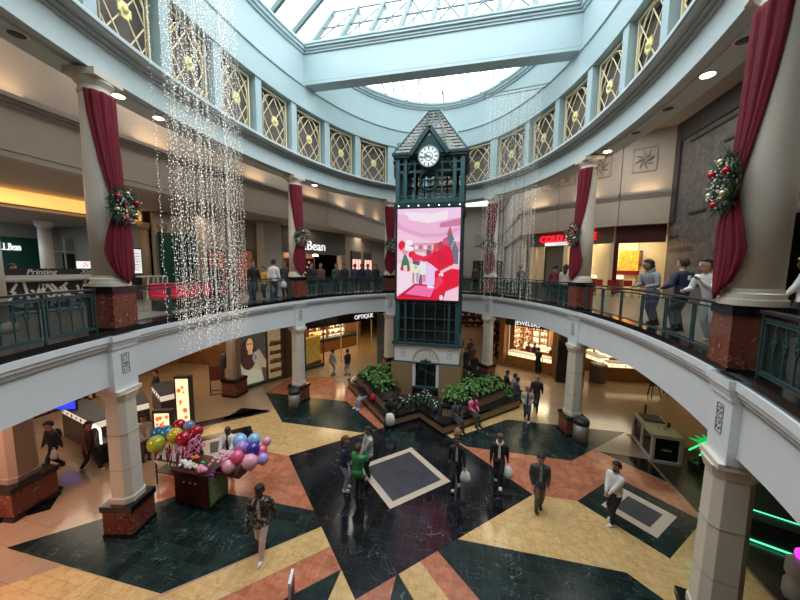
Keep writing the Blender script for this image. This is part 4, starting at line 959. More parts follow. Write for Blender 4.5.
# illuminated totems and vendor counters
for (x, y, z0, w, h_, lab, ph) in ((-9.05, .72, .15, .46, 1.75, 'tall lit advertising totem with orange and red print behind the balloons', 1), (-8.95, -.25, .2, .5, .75, 'low lit advertising panel with orange food print behind the blue balloons', 2)):
    T = thing('light_totem', lab, 'light box', (x, y, 0), R(18)); g = MB(); g.box((0, 0, (z0 + h_) / 2 + .05), (w + .14, .22, z0 + h_ + .1)); g.build('case', M['dkgrey'], T)
    g = MB(); g.box((0, -.12, z0 + h_ / 2), (w, .01, h_)); g.build('lit_panel', mat('lit_cream', (1, .8, .55), .5, emit=(1, .70, .42), es=.7), T)
    rnd = random.Random(ph); g = MB()
    for k in range(9): g.lathe([(.001, 0), (rnd.uniform(.03, .1), 0)], n=10) if 0 else g.sph((rnd.uniform(-w * .35, w * .35), -.126, z0 + h_ * rnd.uniform(.1, .85)), rnd.uniform(.03, .09), 8, 5, (1, .04, 1.2))
    g.build('picture_blob', mat('lit_orange', (1, .25, .05), .5, emit=(1, .12, .02), es=.7), T)
LK = Line((-12.3, -1.3), (-8.6, 1.3))
counter(Line((-12.6, -1.1), (-10.0, -1.75)), 0, 2.6, 0, .7, 1.15, 'dark vendor counter with lit mirrors behind the two walking people', mat('dull_brown', (.12, .09, .08), .4))
T = thing('lit_mirror', 'square mirror with a bright white border on the vendor counter front', 'mirror', (-9.6, -1.95, .35), R(-14)); g = MB()
for a, b in (((-.25, 0), (-.25, .8)), ((.25, 0), (.25, .8)), ((-.25, 0), (.25, 0)), ((-.25, .8), (.25, .8))): g.bar((a[0], 0, a[1]), (b[0], 0, b[1]), .07, .04, up=(0, 1, 0))
g.build('lit_border', mat('soft_white_lit', (1, 1, 1), .4, emit=(1, .97, .9), es=.8), T); g = MB(); g.box((0, .02, .4), (.5, .02, .8)); g.build('pane', M['dkgrey'], T)
g = MB(); g.box((0, .1, -.02), (.62, .3, .66)); g.box((0, .06, -.1), (.62, .3, .5)); g.build('stand', M['dkgrey'], T)
T = thing('blue_screen', 'bright blue screen above the mirror-fronted vendor counter', 'screen', (-12.0, -1.3, 1.15), R(15)); g = MB(); g.box((0, 0, .25), (.8, .06, .45)); g.build('housing', M['dark'], T); g = MB(); g.box((0, -.035, .25), (.72, .01, .38)); g.build('lit_panel', mat('blue_lit', (.02, .05, .9), .4, emit=(.03, .05, .8), es=.7), T)
for k, (x, y, w, lab) in enumerate(((-11.6, .2, 1.3, 'dark vendor counter behind the white lower column, beside the lit totems'), (-11.8, 1.6, 1.8, 'far vendor counter with bright lit top'))):
    counter(Line((x, y), (x + w * .8, y - w * .45)), 0, w, 0, .7, 1.05, lab, mat('dull_brown', (.12, .09, .08), .4))
T = thing('stock_stand', 'dark stepped stand of small lit boxes behind the vendor in beige', 'display stand', (-8.75, -1.75, 0), R(30))
for k in range(3): g = MB(); g.box((.1 * k, .2 * k, .3 + .1 * k), (.6, .2, .6 + .2 * k)); g.build('step', M['dkgrey'], T); g = MB(); g.box((.1 * k, .2 * k - .02, .62 + .2 * k), (.22, .10, .03)); g.build('lit_box', mat('soft_white_lit', (1, 1, 1), .4, emit=(1, .97, .9), es=.8), T)
shelving(Line((-15.5, -2), (-15.5, 2)), 0, 4, 0, 0, 2.4, 'crowded dark red shelves far back in the west corridor', M['wood_r'], 5, 9, False)
LIGHTS += [(-12, 0, 3.8, 3, 70, (1, .82, .62)), (-20, -1, 3.8, 4, 70, (1, .8, .58)), (-9.0, -6.5, 3.8, 2, 150, (1, .58, .45)), (-8.6, 2.2, 3.82, 1.5, 18, (1, .8, .55))]
# ------------------------------------------------------------------ lower storey, right: jeweller and its neighbour
LJ = Line((4.2, 12.3), (6.8, 10.7)); W = LJ.L
g = MB(); LJ.box(g, -.2, W + .1, 4.6, 4.7, 0, 3.86); LJ.box(g, -.15, -.05, .2, 4.6, 0, 3.86); LJ.box(g, W + .05, W + .15, .0, 4.6, 0, 3.86); wall('wall_jeweller', g, M['warmwall'])
T = thing('storefront', 'jeweller front with honey wood pillars and black header', 'shop front', LJ.P(W / 2), LJ.rz)
g = MB(); g.box((0, .1, 3.2), (W + .6, .25, 1.0)); g.build('header', M['dark'], T)
for s in (-1, 1): g = MB(); g.box((s * (W / 2 + .15), 0, 1.6), (.34, .4, 3.2)); g.build('wood_pillar', M['wood_o'], T)
text('lettering', 'JEWELERS', .36, (-.1, -.05, 2.80), 0, white_lit, T, depth=.02)
counter(LJ, .25, W - .1, .0, .55, 1.0, 'front counter of the jeweller with long lit glass cases', M['wood_o'])
counter(LJ, .3, W - .2, 2.2, 2.7, 1.05, 'second lit counter deeper inside the jeweller', M['wood_o'])
shelving(LJ, .0, 1.2, 4.4, .3, 2.7, 'lit shelves with red goods at the back of the jeweller', M['wood_o'], 5, 5)
shelving(LJ, 1.6, W, 4.4, .3, 2.7, 'lit shelves at the back of the jeweller behind the staff', M['wood_o'], 5, 6)
shelving(Line(LJ.P(.12, .7)[:2], LJ.P(.12, 4.0)[:2]), 0, 3.2, 0, .4, 2.7, 'amber lit shelves along the jeweller side wall by the wood pillar', M['wood_o'], 6, 27)
LIGHTS += [(*LJ.P(1.5, 1.6, 3.7), 1.6, 80, (1, .83, .55)), (*LJ.P(1.5, 3.4, 3.7), 1.6, 60, (1, .83, .55))]
T = thing('display_board', 'black poster board between the jeweller and the white column', 'poster board', (7.05, 9.6, 0), R(-8)); g = MB(); g.box((0, .06, 1.2), (.62, .12, 2.4)); g.build('board', M['dark'], T); g = MB(); g.box((0, -.01, 1.25), (.5, .01, 2.0)); g.build('poster', mat('dim_poster', (.03, .03, .035), .2, var=.6, vs=4), T)
g = MB(); seg(g, (6.95, 10.75), (8.5, 10.9), 0, 3.86, .2); seg(g, (6.85, 9.72), (6.95, 10.75), 0, 3.86, .12); wall('wall_between_shops', g, mat('brown_wall', (.16, .10, .06), .5))
LC = Line((3.45, 14.4), (4.05, 12.5)); g = MB(); LC.box(g, 0, LC.L, .3, .4, 0, 3.86); wall('wall_corridor', g, M['brown'])
shelving(LC, .1, LC.L - .1, .1, .2, 2.6, 'tall red shelves beside the honey wood pillar of the jeweller', M['wood_r'], 5, 12, False)
# second shop
g = MB(); seg(g, (8.5, 15.5), (14.5, 15.5), 0, 3.86, .2); seg(g, (8.5, 10.9), (8.5, 15.5), 0, 3.86, .2); seg(g, (14.5, 15.5), (15.0, 9), 0, 3.86, .2); wall('wall_second_shop', g, M['warmwall'])
T = thing('round_counter', 'grey drum-shaped counter end at the entrance of the second jewellery shop', 'counter', (9.1, 10.35, 0)); g = MB(); g.lathe([(.42, 0), (.42, .9), (.44, .92), (.44, 1.)], n=24); g.build('drum', mat('grey_laminate', (.22, .2, .17), .3), T); g = MB(); g.lathe([(.40, 1.0), (.40, 1.04)], n=24); g.build('top', M['offwhite'], T)
counter(Line((9.3, 13.2), (10.2, 11.0)), 0, 1.6, -.35, .3, 1.05, 'lit glass counter running back from the drum-shaped counter end', M['wood_o'])
counter(Line((9.75, 10.7), (12.6, 10.9)), 0, 2.8, 0, .6, 1.05, 'long lit glass counter across the second jewellery shop front', M['wood_o'])
counter(Line((10.2, 13.0), (12.6, 13.0)), 0, 2.4, 0, .6, 1.05, 'rear lit counter in the second jewellery shop', M['wood_o'])
shelving(Line((8.8, 15.2), (12.5, 15.2)), 0, 3.4, 0, .3, 2.7, 'lit back wall shelves of the second jewellery shop', M['wood_o'], 5, 15)
LIGHTS += [(10.8, 12.5, 3.7, 2.5, 50, (1, .83, .55)), (9.6, 8.4, 3.8, 2., 10, (1, .78, .5)), (11, 6.0, 3.8, 2.0, 10, (1, .75, .5))]
for k, (x, y, lab) in enumerate(((11.0, 8.6, 'nearer'), (11.9, 9.0, 'farther'))):
    T = thing('easel', f'dark folding easel with a board in front of the second jewellery shop, {lab}', 'easel', (x, y, 0), .3); g = MB(); g.bar((-.25, -.2, 0), (0, 0, 1.5), .04); g.bar((.25, -.2, 0), (0, 0, 1.5), .04); g.bar((0, .3, 0), (0, 0, 1.5), .04); g.build('leg', M['dark'], T); g = MB(); g.box((0, -.1, .9), (.6, .03, .6)); g.build('board', M['dkgrey'], T)
g = MB(); seg(g, (15, 9), (15.5, -12), 0, 3.86, .2); wall('wall_east', g, mat('dim_wall', (.05, .04, .035), .6))
# north corridor behind the tower
g = MB(); seg(g, (-8, 26), (8, 26), 0, 3.86, .2); wall('wall_north', g, M['brown'])
shelving(Line((-3.5, 25.6), (3.8, 25.6)), 0, 7, 0, 0, 2.9, 'dim red stocked shelves at the far end of the corridor behind the tower', M['wood_r'], 5, 19, False)
g = MB(); seg(g, (-4.5, 13.9), (-4.5, 26), 0, 3.86, .15); seg(g, (3.4, 14.4), (4.8, 26), 0, 3.86, .15); wall('wall_corridor_sides', g, mat('brown_wall', (.16, .10, .06), .5))
LIGHTS += [(0, 15, 3.8, 2.5, 45, (1, .78, .5)), (0, 22, 3.8, 2.5, 40, (1, .75, .5)), (-6.3, 8.2, 3.82, 1.4, 18, (1, .8, .5)), (5.2, 9.4, 3.82, 1.4, 22, (1, .8, .5))]
# ------------------------------------------------------------------ upper storey bulkheads
def bulk(pts, z0, z1, zm, name, m, dentil=None):
    g = MB()
    for a, b in zip(pts[:-1], pts[1:]): seg(g, a, b, z0, z1, .3)
    struct(name, g, m)
    g = MB(); l = MB()
    for a, b in zip(pts[:-1], pts[1:]):
        for dz, t in ((0, .40), (.09, .48), (.18, .56), (.27, .42)): seg(g, a, b, zm + dz - .12, zm + dz - .04, t)
        seg(l, a, b, z0 - .02, z0 + .1, .38); seg(l, a, b, z0 + .16, z0 + .19, .34)
    struct('trim_9', g, M['beige_d']); struct('trim_10', l, M['beige'])
BL = [(-9.3, -12), (-9.4, -2), (-9.15, 2.2), (-8.2, 7.3), (-7.4, 10.1), (-6.6, 20), (-6.4, 34)]
BR = [(5.6, 34), (5.5, 15.6), (7.3, 13.4), (9.85, 11.2), (11.85, 10.35)]
bulk(BL, 8.95, 13.6, 10.3, 'wall_bulkhead_west', M['beige']); bulk(BR, 8.8, 13.6, 10.3, 'wall_bulkhead_east', M['beige'])
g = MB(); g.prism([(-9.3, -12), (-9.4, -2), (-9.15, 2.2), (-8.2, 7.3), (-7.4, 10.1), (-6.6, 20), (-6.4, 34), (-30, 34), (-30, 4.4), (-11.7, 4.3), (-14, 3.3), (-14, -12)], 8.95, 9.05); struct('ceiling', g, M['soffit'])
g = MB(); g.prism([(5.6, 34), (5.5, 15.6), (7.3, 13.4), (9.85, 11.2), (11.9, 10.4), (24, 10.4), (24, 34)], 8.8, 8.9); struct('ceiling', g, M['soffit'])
g = MB()
for k in range(7):
    p = Vector((7.5, 13.2, 0)).lerp(Vector((9.85, 11.15, 0)), k / 6); 
# relief panels on the right bulkhead
LB1 = Line((9.85, 11.2), (11.85, 10.35), -1); LB2 = Line((7.3, 13.4), (9.85, 11.2), -1)
for L, u, z, lab in ((LB1, .95, 12.2, 'square carved relief panel on the beige wall beside the grey stone wall'), (LB2, 2.35, 12.25, 'square carved relief panel partly behind the cream column'), (LB2, .45, 12.2, 'square carved relief panel between light strings and cream column'), (LB2, -.7, 12.1, 'square carved relief panel right behind the sparse light strings')):
    T = thing('relief_panel', lab, 'relief panel', L.P(u, .18, z - .65), L.rz, 'carved relief panels on the right wall'); g = MB()
    for a, b in (((-.5, 0), (.5, 0)), ((-.5, 1.2), (.5, 1.2)), ((-.5, 0), (-.5, 1.2)), ((.5, 0), (.5, 1.2))): g.bar((a[0], 0, a[1]), (b[0], 0, b[1]), .05, .05, up=(0, 1, 0))
    g.build('frame', M['beige_d'], T); g = MB()
    for k in range(8): a = k * PI / 4; g.tube([(0, 0, .6), (.22 * math.cos(a), -.04, .6 + .26 * math.sin(a)), (.42 * math.cos(a + .3), 0, .6 + .5 * math.sin(a + .3))], [.05, .05, .01], 6)
    g.build('carving', mat('carving_grey', (.34, .32, .29), .6), T)
# ---- upper left shops
LF = Line((-10.4, 8.4), (-8.2, 15.2)); 
g = MB(); seg(g, (-12.2, 4.8), (-10.4, 8.4), 4.88, 8.95, .2); wall('wall_gallery_west', g, mat('beige_store_wall', (.36, .31, .26), .6))
g = MB(); LF.box(g, 0, LF.L, 3.5, 3.6, 4.88, 8.95); wall('wall_bean_back', g, mat('rosy_wall', (.55, .32, .24), .6))
T = thing('storefront', 'outfitter front with grey header and white lettering, crowd before it', 'shop front', LF.P(LF.L / 2, 0, 4.88), LF.rz)
g = MB(); g.box((0, .1, 3.2), (LF.L, .2, 1.7)); g.build('header', mat('grey_header', (.13, .12, .12), .5), T)
g = MB()
for u in (-3.5, -2.9, 3.2): g.box((u, .1, 1.2), (.5 if u > -3 else .7, .5, 2.4))
g.build('pier', mat('beige_store_wall', (.36, .31, .26), .6), T)
text('lettering', 'L.L.Bean', .95, (-.35, -.06, 2.62), 0, white_lit, T, depth=.03)
for u in (-1.9, -.4, 1.6): g = MB(); g.lathe([(.001, 0), (.22, 0), (.2, .12), (.05, .2)], n=12); g.build('pendant_lamp', M['lamp'], T, (u, .9 + .3 * abs(u), 2.25))
shelving(LF, .3, 3.0, 3.2, 4.88, 7.0, 'dim stocked shelves at the back of the outfitter under its lettering', M['wood_r'], 5, 21, False); shelving(LF, 3.4, 6.6, 3.2, 4.88, 7.0, 'dim stocked shelves at the back of the outfitter, tower side', M['wood_r'], 5, 22, False)
LIGHTS += [(*LF.P(2.0, 1.9, 8.6), 1.6, 55, (1, .66, .5)), (*LF.P(5, 1.9, 8.6), 1.6, 55, (1, .7, .5))]
LG = Line((-8.2, 15.2), (-8.0, 32))
g = MB(); LG.box(g, 0, LG.L, 0, .2, 4.88, 8.95); wall('wall_gallery_northwest', g, mat('beige_store_wall', (.36, .31, .26), .6))
for k, (u, lab) in enumerate(((2.2, 'nearest the outfitter'), (5.2, 'farthest from the outfitter'))):
    T = thing('shop_window', f'narrow shop window with pink lit pictures past the outfitter, {lab}', 'shop window', LG.P(u, -.08, 5.1), LG.rz); g = MB(); g.box((0, 0, 1.3), (2.2, .08, 2.6)); g.build('frame', M['dkgrey'], T); g = MB()
    for j in range(3): g.box((-.7 + .7 * j, -.05, 1.3), (.5, .02, 1.2))
    g.build('lit_picture', mat('pink_lit', (.9, .5, .45), .5, emit=(1, .42, .36), es=.8), T)
# window between pier and green shop
for k, (a, b, lab, z1) in enumerate((((-12.0, 5.2), (-11.6, 6.0), 'small warm lit shop window behind the light strings', 7.2), ((-11.35, 6.5), (-10.9, 7.4), 'dark shop window behind the person in black jacket', 7.3))):
    L = Line(a, b); T = thing('shop_window', lab, 'shop window', L.P(L.L / 2, -.14, 5.0), L.rz); g = MB(); g.box((0, 0, (z1 - 5) / 2), (L.L, .08, z1 - 5)); g.build('frame', M['dkgrey'], T); g = MB(); g.box((0, -.045, (z1 - 5) / 2), (L.L - .15, .02, z1 - 5.2)); g.build('lit_picture', mat('dim_red_lit', (.3, .1, .05), .5, emit=(.6, .2, .08), es=.12, var=.8, vs=5), T)
g = MB(); g.box((0, 0, 2.03), (1.2, .7, 4.06)); tag(g.build('square_pier', M['beige'], None, (-9.95, 7.75, 4.88), R(70)), 'beige square pier behind the child in yellow', 'pier')
# green shop
g = MB(); seg(g, (-13.7, 3.7), (-13.0, 7.4), 4.88, 8.95, .2, ); wall('wall_gallery_green', g, M['beige'])
T = thing('storefront', 'dark green panelled shop front behind the dense light strings', 'shop front', (-13.2, 5.5, 4.88), R(79)); g = MB(); g.box((0, -.12, 1.55), (3.5, .08, 3.1)); g.build('panel', mat('deep_green', (.008, .075, .065), .4), T); g = MB()
for u in (-1.7, -.85, 0, .85, 1.7): g.box((u, -.18, 1.55), (.05, .04, 3.1))
g.build('mullion', M['dkgreen'], T)
# west corridor, upper
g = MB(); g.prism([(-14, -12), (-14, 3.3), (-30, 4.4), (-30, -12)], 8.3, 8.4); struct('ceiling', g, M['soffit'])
g = MB(); g.box((.25, 0, .27), (.3, 14.4, .46)); tag(g.build('cove_light', mat('cove_gold', (1, .6, .2), .5, emit=(1, .50, .13), es=.62), None, (-14.1, -4, 8.4)), 'golden glowing ceiling cove above the printing kiosk', 'cove light')
g = MB(); seg(g, (-14, 3.4), (-30, 4.6), 4.88, 8.95, .2); seg(g, (-29, -12), (-29, 6), 4.88, 8.95, .2); wall('wall_gallery_far_west', g, mat('pale_grey_wall', (.4, .42, .42), .6))
T = thing('window', 'long bright daylight opening under the far gallery ceiling', 'window'); T.name = 'window_2'; T['kind'] = 'structure'
g = MB(); g.add([(-20.4, .9, 7.75), (-20.4, 3.9, 7.95), (-20.4, 3.9, 8.02), (-20.4, .9, 8.28)], [(3, 2, 1, 0)]); g.build('pane', mat('sky_panel', (.8, .95, 1), .5, emit=(.75, .92, 1), es=.7), T)
T = thing('storefront', 'far dark green shop front with white lettering beyond the printing kiosk', 'shop front', (-20, 1.9, 4.88), R(90)); g = MB(); g.box((.3, .1, 1.37), (2.9, .1, 2.74)); g.build('panel', mat('deep_green2', (.015, .09, .075), .4), T); text('lettering', 'L.L.Bean', .5, (-.17, .0, 2.1), 0, white_lit, T, depth=.03).scale = (.46, 1, 1)
g = MB(); g.box((.6, .15, 3.1), (10, .1, .8)); g.build('header', mat('pale_grey_wall', (.4, .42, .42), .6), T)
T = thing('storefront', 'pale grey blinded shop windows beside the far green shop front', 'shop front', (-19, 3.55, 4.88), R(90)); g = MB(); g.box((0, .06, 1.4), (1.85, .06, 2.8)); g.build('blind', mat('blind_grey', (.40, .44, .42), .6), T); g = MB()
for u in (-.9, -.3, .3, .9): g.box((u, .0, 1.4), (.07, .06, 2.8))
g.box((0, 0, 2.1), (1.85, .06, .06)); g.build('mullion', M['white'], T); g = MB(); g.box((-.15, .01, 1.0), (.5, .03, 2.0)); g.box((.55, .01, 1.0), (.35, .03, 2.0)); g.build('doorway', M['dark'], T)
def roundcol(x, y, z0, z1, r, label, m):
    T = thing('round_column', label, 'column', (x, y, z0)); g = MB(); h_ = z1 - z0; g.lathe([(r * 1.3, 0), (r * 1.3, .15), (r, .22)], n=24); g.build('base', m, T); g = MB(); g.lathe([(r, .15), (r * .92, h_ - .3)], n=24); g.build('shaft', m, T); g = MB(); g.lathe([(r, h_ - .35), (r * 1.35, h_ - .15), (r * 1.35, h_)], n=24); g.build('capital', m, T)
roundcol(-17, 1.4, 4.88, 8.3, .24, 'white round column far off beside the green shop', M['white'])
roundcol(-7.9, -4.8, 4.88, 8.95, .36, 'cream round column beside the printing kiosk', M['colm'])
roundcol(-14.0, 3.5, 4.88, 8.4, .22, 'tan round column behind the directory board, farther one', mat('tan_paint', (.4, .3, .22), .5)); roundcol(-13.6, 4.1, 4.88, 8.4, .2, 'tan round column behind the directory board, nearer one', mat('tan_paint', (.4, .3, .22), .5))
# printing kiosk with white truss skirt
T = thing('printing_kiosk', 'white kiosk with a black lettered band and cut-out truss skirt behind the diamond baluster railing', 'kiosk', (-10.5, -1.9, 4.88), R(90))
g = MB(); g.box((.0, .55, .52), (2.4, .9, 1.04)); g.build('body', M['dark'], T); g = MB(); g.box((-.05, .45, 1.06), (2.6, 1.2, .14)); g.build('top', M['offwhite'], T)
g = MB(); rnd = random.Random(8)
for k in range(44):
    x0 = -1.1 + 2.2 * k / 44; g.bar((x0, .08, .1 + .8 * rnd.random()), (x0 + rnd.uniform(-.25, .3), .08, .1 + .85 * rnd.random()), .06, .03, up=(0, 1, 0))
for z in (.06, .97): g.bar((-1.2, .08, z), (1.2, .08, z), .07, .03, up=(0, 1, 0))
g.build('truss_skirt', M['white'], T)
g = MB(); g.box((0, .0, 1.22), (2.5, .03, .20)); g.build('lettered_band', M['dark'], T); text('lettering', 'Printing', .22, (-.5, -.03, 1.15), 0, M['white'], T, depth=.005, shear=.3); text('lettering', 'Xing', .22, (.65, -.03, 1.15), 0, M['offwhite'], T, depth=.005, shear=.3)
T = thing('lit_sign', 'small white lit sign with red script beyond the printing kiosk', 'sign', (-14, .9, 4.88), R(90)); g = MB(); g.box((0, 0, 1.43), (.5, .05, .3)); g.build('lit_panel', white_lit, T); g = MB(); g.box((0, .03, .65), (.05, .05, 1.3)); g.build('post', M['dark'], T); text('lettering', 'Zs', .2, (0.02, -.03, 1.36), 0, red_lit, T, depth=.004, shear=.3)
T = thing('directory_board', 'white directory board in a black frame on the truss table', 'directory', (-11.5, 1.12, 4.88), R(90)); g = MB(); g.box((0, .02, 1.6), (.50, .06, 1.1)); g.build('frame', M['dark'], T); g = MB(); g.box((0, -.015, 1.6), (.42, .01, .98)); g.build('panel', mat('board_white', (.8, .8, .8), .5, emit=(1, 1, 1), es=.35), T); g = MB()
for k in range(7): g.box((0, -.024, 1.25 + .11 * k), (.3 if k % 2 else .22, .004, .022))
g.build('text_line', mat('grey_ink', (.25, .25, .28), .6), T); g = MB(); g.box((0, .05, .55), (.4, .06, 1.1)); g.build('post', M['dark'], T)
T = thing('truss_table', 'small white cut-out truss table under the directory board', 'table', (-11.2, 1.5, 4.88), R(90)); g = MB(); g.box((0, 0, .98), (.95, .5, .06)); g.build('top', M['offwhite'], T); g = MB()
for x in (-.42, -.2, 0, .2, .42): g.bar((x, -.2, 0), (x + .1, -.2, .95), .05, .03, up=(0, 1, 0))
g.build('truss_skirt', M['white'], T)
# red car-shaped seats behind the diamond baluster railing
for k, (px_, py_, lab) in enumerate(((-7.7, -.6, 'nearer the directory board'), (-7.7, .9, 'nearer the child in yellow'))):
    T = thing('upholstered_bench', f'glossy crimson bench behind the dense light strings, {lab}', 'bench', (px_, py_, 4.88), R(85)); g = MB(); g.box((0, 0, .42), (1.3, .55, .14)); g.build('seat', mat('crimson_vinyl', (.6, .02, .06), .3), T, bevel=.04); g = MB(); g.box((0, .25, .66), (1.3, .12, .4)); g.build('backrest', mat('crimson_vinyl', (.6, .02, .06), .3), T, bevel=.04)
    g = MB(); g.box((0, 0, .17), (1.2, .5, .34)); g.build('base', M['dark'], T)
# unseen area lamps added to light the upper left corridor, no fixtures
LIGHTS += [(-11.5, -2, 8.9, 3, 65, (1, .85, .66)), (-11.3, 4.2, 8.9, 1.5, 20, (1, .84, .66)), (-19, -2, 8.2, 4, 120, (.9, .96, 1)), (-8.9, 10.8, 8.9, 1.2, 16, (1, .84, .66)), (-7.4, 18, 8.9, 1.5, 22, (1, .84, .66)), (-11.5, -9, 8.9, 3, 40, (1, .85, .66))]
# ---- upper right shops
L5 = Line((6.0, 15.5), (9.9, 11.6)); L6 = Line((9.9, 11.6), (12.0, 10.75))
g = MB(); L5.box(g, -.3, L5.L, 3.0, 3.1, 4.88, 8.8); L6.box(g, .3, L6.L + 2, 3.0, 3.1, 4.88, 8.8); wall('wall_ice_cream_back', g, mat('cream_store_wall', (.72, .60, .40), .6))
T = thing('storefront', 'ice cream shop front with grey header and cream piers', 'shop front', L5.P(L5.L / 2, 0, 4.88), L5.rz)
W = L5.L; g = MB(); g.box((0, .1, 3.45), (W + .1, .2, .92)); g.build('header', mat('taupe_header', (.16, .14, .125), .5), T)
g = MB()
for u, w_ in ((-W / 2 + .25, .5), (-1.95, .35), (-.1, .28), (W / 2 - .1, .2)): g.box((u, .1, 1.5), (w_, .3, 3.0))
g.build('pier', mat('cream_store_wall', (.72, .60, .40), .6), T)
g = MB(); g.box((-.95, .3, 1.5), (1.5, .04, 3.)); g.build('menu_wall', mat('menu_grey', (.12, .12, .10), .4), T)
T = thing('lit_sign', 'red lit ice cream shop sign over a white strip on the grey header', 'sign', L5.P(2.55, -.1, 7.95), L5.rz)
text('lettering', 'COLD STONE', .60, (.1, -.04, .2), 0, red_lit, T, depth=.05, bold=.018, shear=.1); g = MB(); g.box((0, .0, .06), (2.7, .08, .2)); g.build('white_strip', white_lit, T); text('lettering', 'CREAMERY', .17, (0, -.05, -.0), 0, M['dkgrey'], T, depth=.005, spacing=1.6)
T = thing('storefront', 'burgundy header of the corner cafe with a dark wood post', 'shop front', L6.P(L6.L / 2, 0, 4.88), L6.rz)
W = L6.L; g = MB(); g.box((0, .1, 3.45), (W, .2, .95)); g.build('header', mat('burgundy', (.085, .008, .022), .5), T); g = MB(); g.box((-W / 2 + .1, .1, 1.5), (.22, .2, 3.)); g.build('post', M['wood_r'], T)
T = thing('picture_panel', 'yellow and orange lit food panel on the back wall of the ice cream shop', 'picture', L5.P(5.1, 2.9, 6.3), L5.rz); g = MB(); g.box((0, 0, .6), (1.1, .05, 1.3)); g.build('lit_panel', mat('yellow_picture', (.9, .5, .05), .5, emit=(1, .36, .03), es=.25, var=.7, vs=5, col2=(.6, .1, .02)), T); g = MB(); g.box((0, -.03, -.15), (1.3, .03, .28)); g.build('red_strip', M['velvet'], T)
T = thing('picture_panel', 'small dark framed print on the cafe back wall', 'picture', L6.P(1.2, 2.9, 6.7), L6.rz); g = MB(); g.box((0, 0, .4), (.5, .05, .9)); g.build('frame', M['dkgrey'], T); g = MB(); g.box((0, -.03, .4), (.36, .02, .7)); g.build('print', mat('rust_print', (.4, .12, .06), .5), T)
counter(L5, .4, 5.2, 1.6, 2.2, 1.15, 'ice cream counter with rows of tubs behind the bistro chairs', mat('dark_red_counter', (.16, .02, .02), .35), z0=4.88)
# bistro chairs and tables before the ice cream shop
def bchair(x, y, rz, lab, m):
    T = thing('bistro_chair', lab, 'chair', (x, y, 4.88), rz, 'red backed bistro chairs')
    g = MB(); g.box((0, 0, .45), (.4, .4, .05)); g.build('seat', m, T); g = MB(); g.box((0, .19, .75), (.38, .04, .32)); g.build('backrest', m, T)
    for sx in (-1, 1):
        for sy in (-1, 1): g = MB(); g.bar((sx * .18, sy * .18, 0), (sx * .17, sy * .17, .45 if sy < 0 else .62), .025); g.build('leg', M['steel'], T)
    return T
redv = mat('red_seat', (.45, .03, .03), .4, var=.3, vs=20)
spots = [(7.8, 11.5), (8.3, 10.9), (8.8, 10.3), (9.3, 9.8), (7.2, 12.3), (6.8, 12.9), (9.9, 9.5), (10.6, 9.3), (11.0, 9.7)]
c0 = None
nm = ['third', 'fourth', 'fifth', 'sixth', 'second', 'first', 'seventh', 'eighth', 'ninth']
for k, (x, y) in enumerate(spots):
    lab = f'red backed chair before the ice cream counter, {nm[k]} from the light strings'
    if c0 is None: c0 = bchair(x, y, R(-30), lab, redv)
    else: dup(c0, (x, y, 4.88), R(-50 + 20 * (k % 4)), lab)
LIGHTS += [(*L5.P(1.5, 1.5, 8.6), 1.5, 75, (1, .82, .5)), (*L5.P(4.3, 1.5, 8.6), 1.5, 85, (1, .82, .5)), (*L6.P(1.2, 1.4, 8.6), 1.3, 60, (1, .82, .55)), (8.6, 10.2, 8.7, 1.2, 0.01, (1, .84, .6))]
# grey stone wall on the right
LS = Line((11.9, 10.4), (11.9, -14))
g = MB(); LS.box(g, 0, 5.6, -.0, .4, 4.88, 13.6); LS.box(g, 5.6, 24.4, 0, .4, 8.2, 13.6); struct('wall_stone_east', g, M['stone'])
g = MB(); LS.box(g, 0, 24.4, -.10, .0, 12.7, 13.6); LS.box(g, 0, .55, -.12, .0, 8.8, 13.6)
for (u0, u1, z) in ((1.2, 5.5, 12.4), (3.4, 5.5, 11.6), (1.6, 2.7, 9.0), (4.2, 5.6, 8.4), (.2, .9, 8.0), (.3, 2.2, 7.35)): LS.box(g, u0, u1, -.08, .0, z, z + .10)
struct('trim_11', g, M['stone_d'])
g = MB(); g.box((0, 0, 1.65), (1.3, .3, 3.3)); tag(g.build('stone_slab', M['stone'], None, (11.6, 6.9, 4.88), R(90)), 'tall mottled grey stone slab standing before the grey stone wall', 'stone slab')
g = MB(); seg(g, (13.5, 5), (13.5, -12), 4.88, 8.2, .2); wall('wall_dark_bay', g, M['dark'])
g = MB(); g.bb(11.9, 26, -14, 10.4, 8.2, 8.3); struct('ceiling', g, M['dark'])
g = MB(); seg(g, (9.9, 11.6), (9.95, 14.5), 4.88, 8.8, .1); wall('wall_party', g, mat('cream_store_wall', (.72, .60, .40), .6))
# corridor end beyond the tower, upper
g = MB(); seg(g, (-9, 33), (9, 33), 4.88, 13.6, .3); wall('wall_gallery_north', g, M['beige'])
T = thing('storefront', 'beige far corridor wall with dark doorways behind the clock tower screen', 'shop front', (2.6, 32.7, 4.88)); g = MB()
for u in (-2.5, 0, 2.5): g.box((u, 0, 1.2), (1.3, .1, 2.4))
g.build('doorway', M['dark'], T); g = MB()
for u in (-2.5, 0, 2.5): g.box((u, 0, 5.0), (.9, .1, 1.4))
g.build('recess', M['beige_d'], T)
g = MB(); seg(g, (5.7, 16), (5.8, 33), 4.88, 8.8, .2); wall('wall_gallery_northeast', g, M['beige'])
T = thing('skylight_well', 'bright white far skylight seen behind the clock tower screen', 'skylight'); T.name = 'window_3'; T['kind'] = 'structure'
g = MB(); g.add([(-2, 20, 13.55), (4.4, 20, 13.55), (4.4, 30, 13.55), (-2, 30, 13.55)], [(3, 2, 1, 0)]); g.build('pane', mat('sky_panel2', (.9, .97, 1), .5, emit=(.9, .97, 1), es=.8), T)
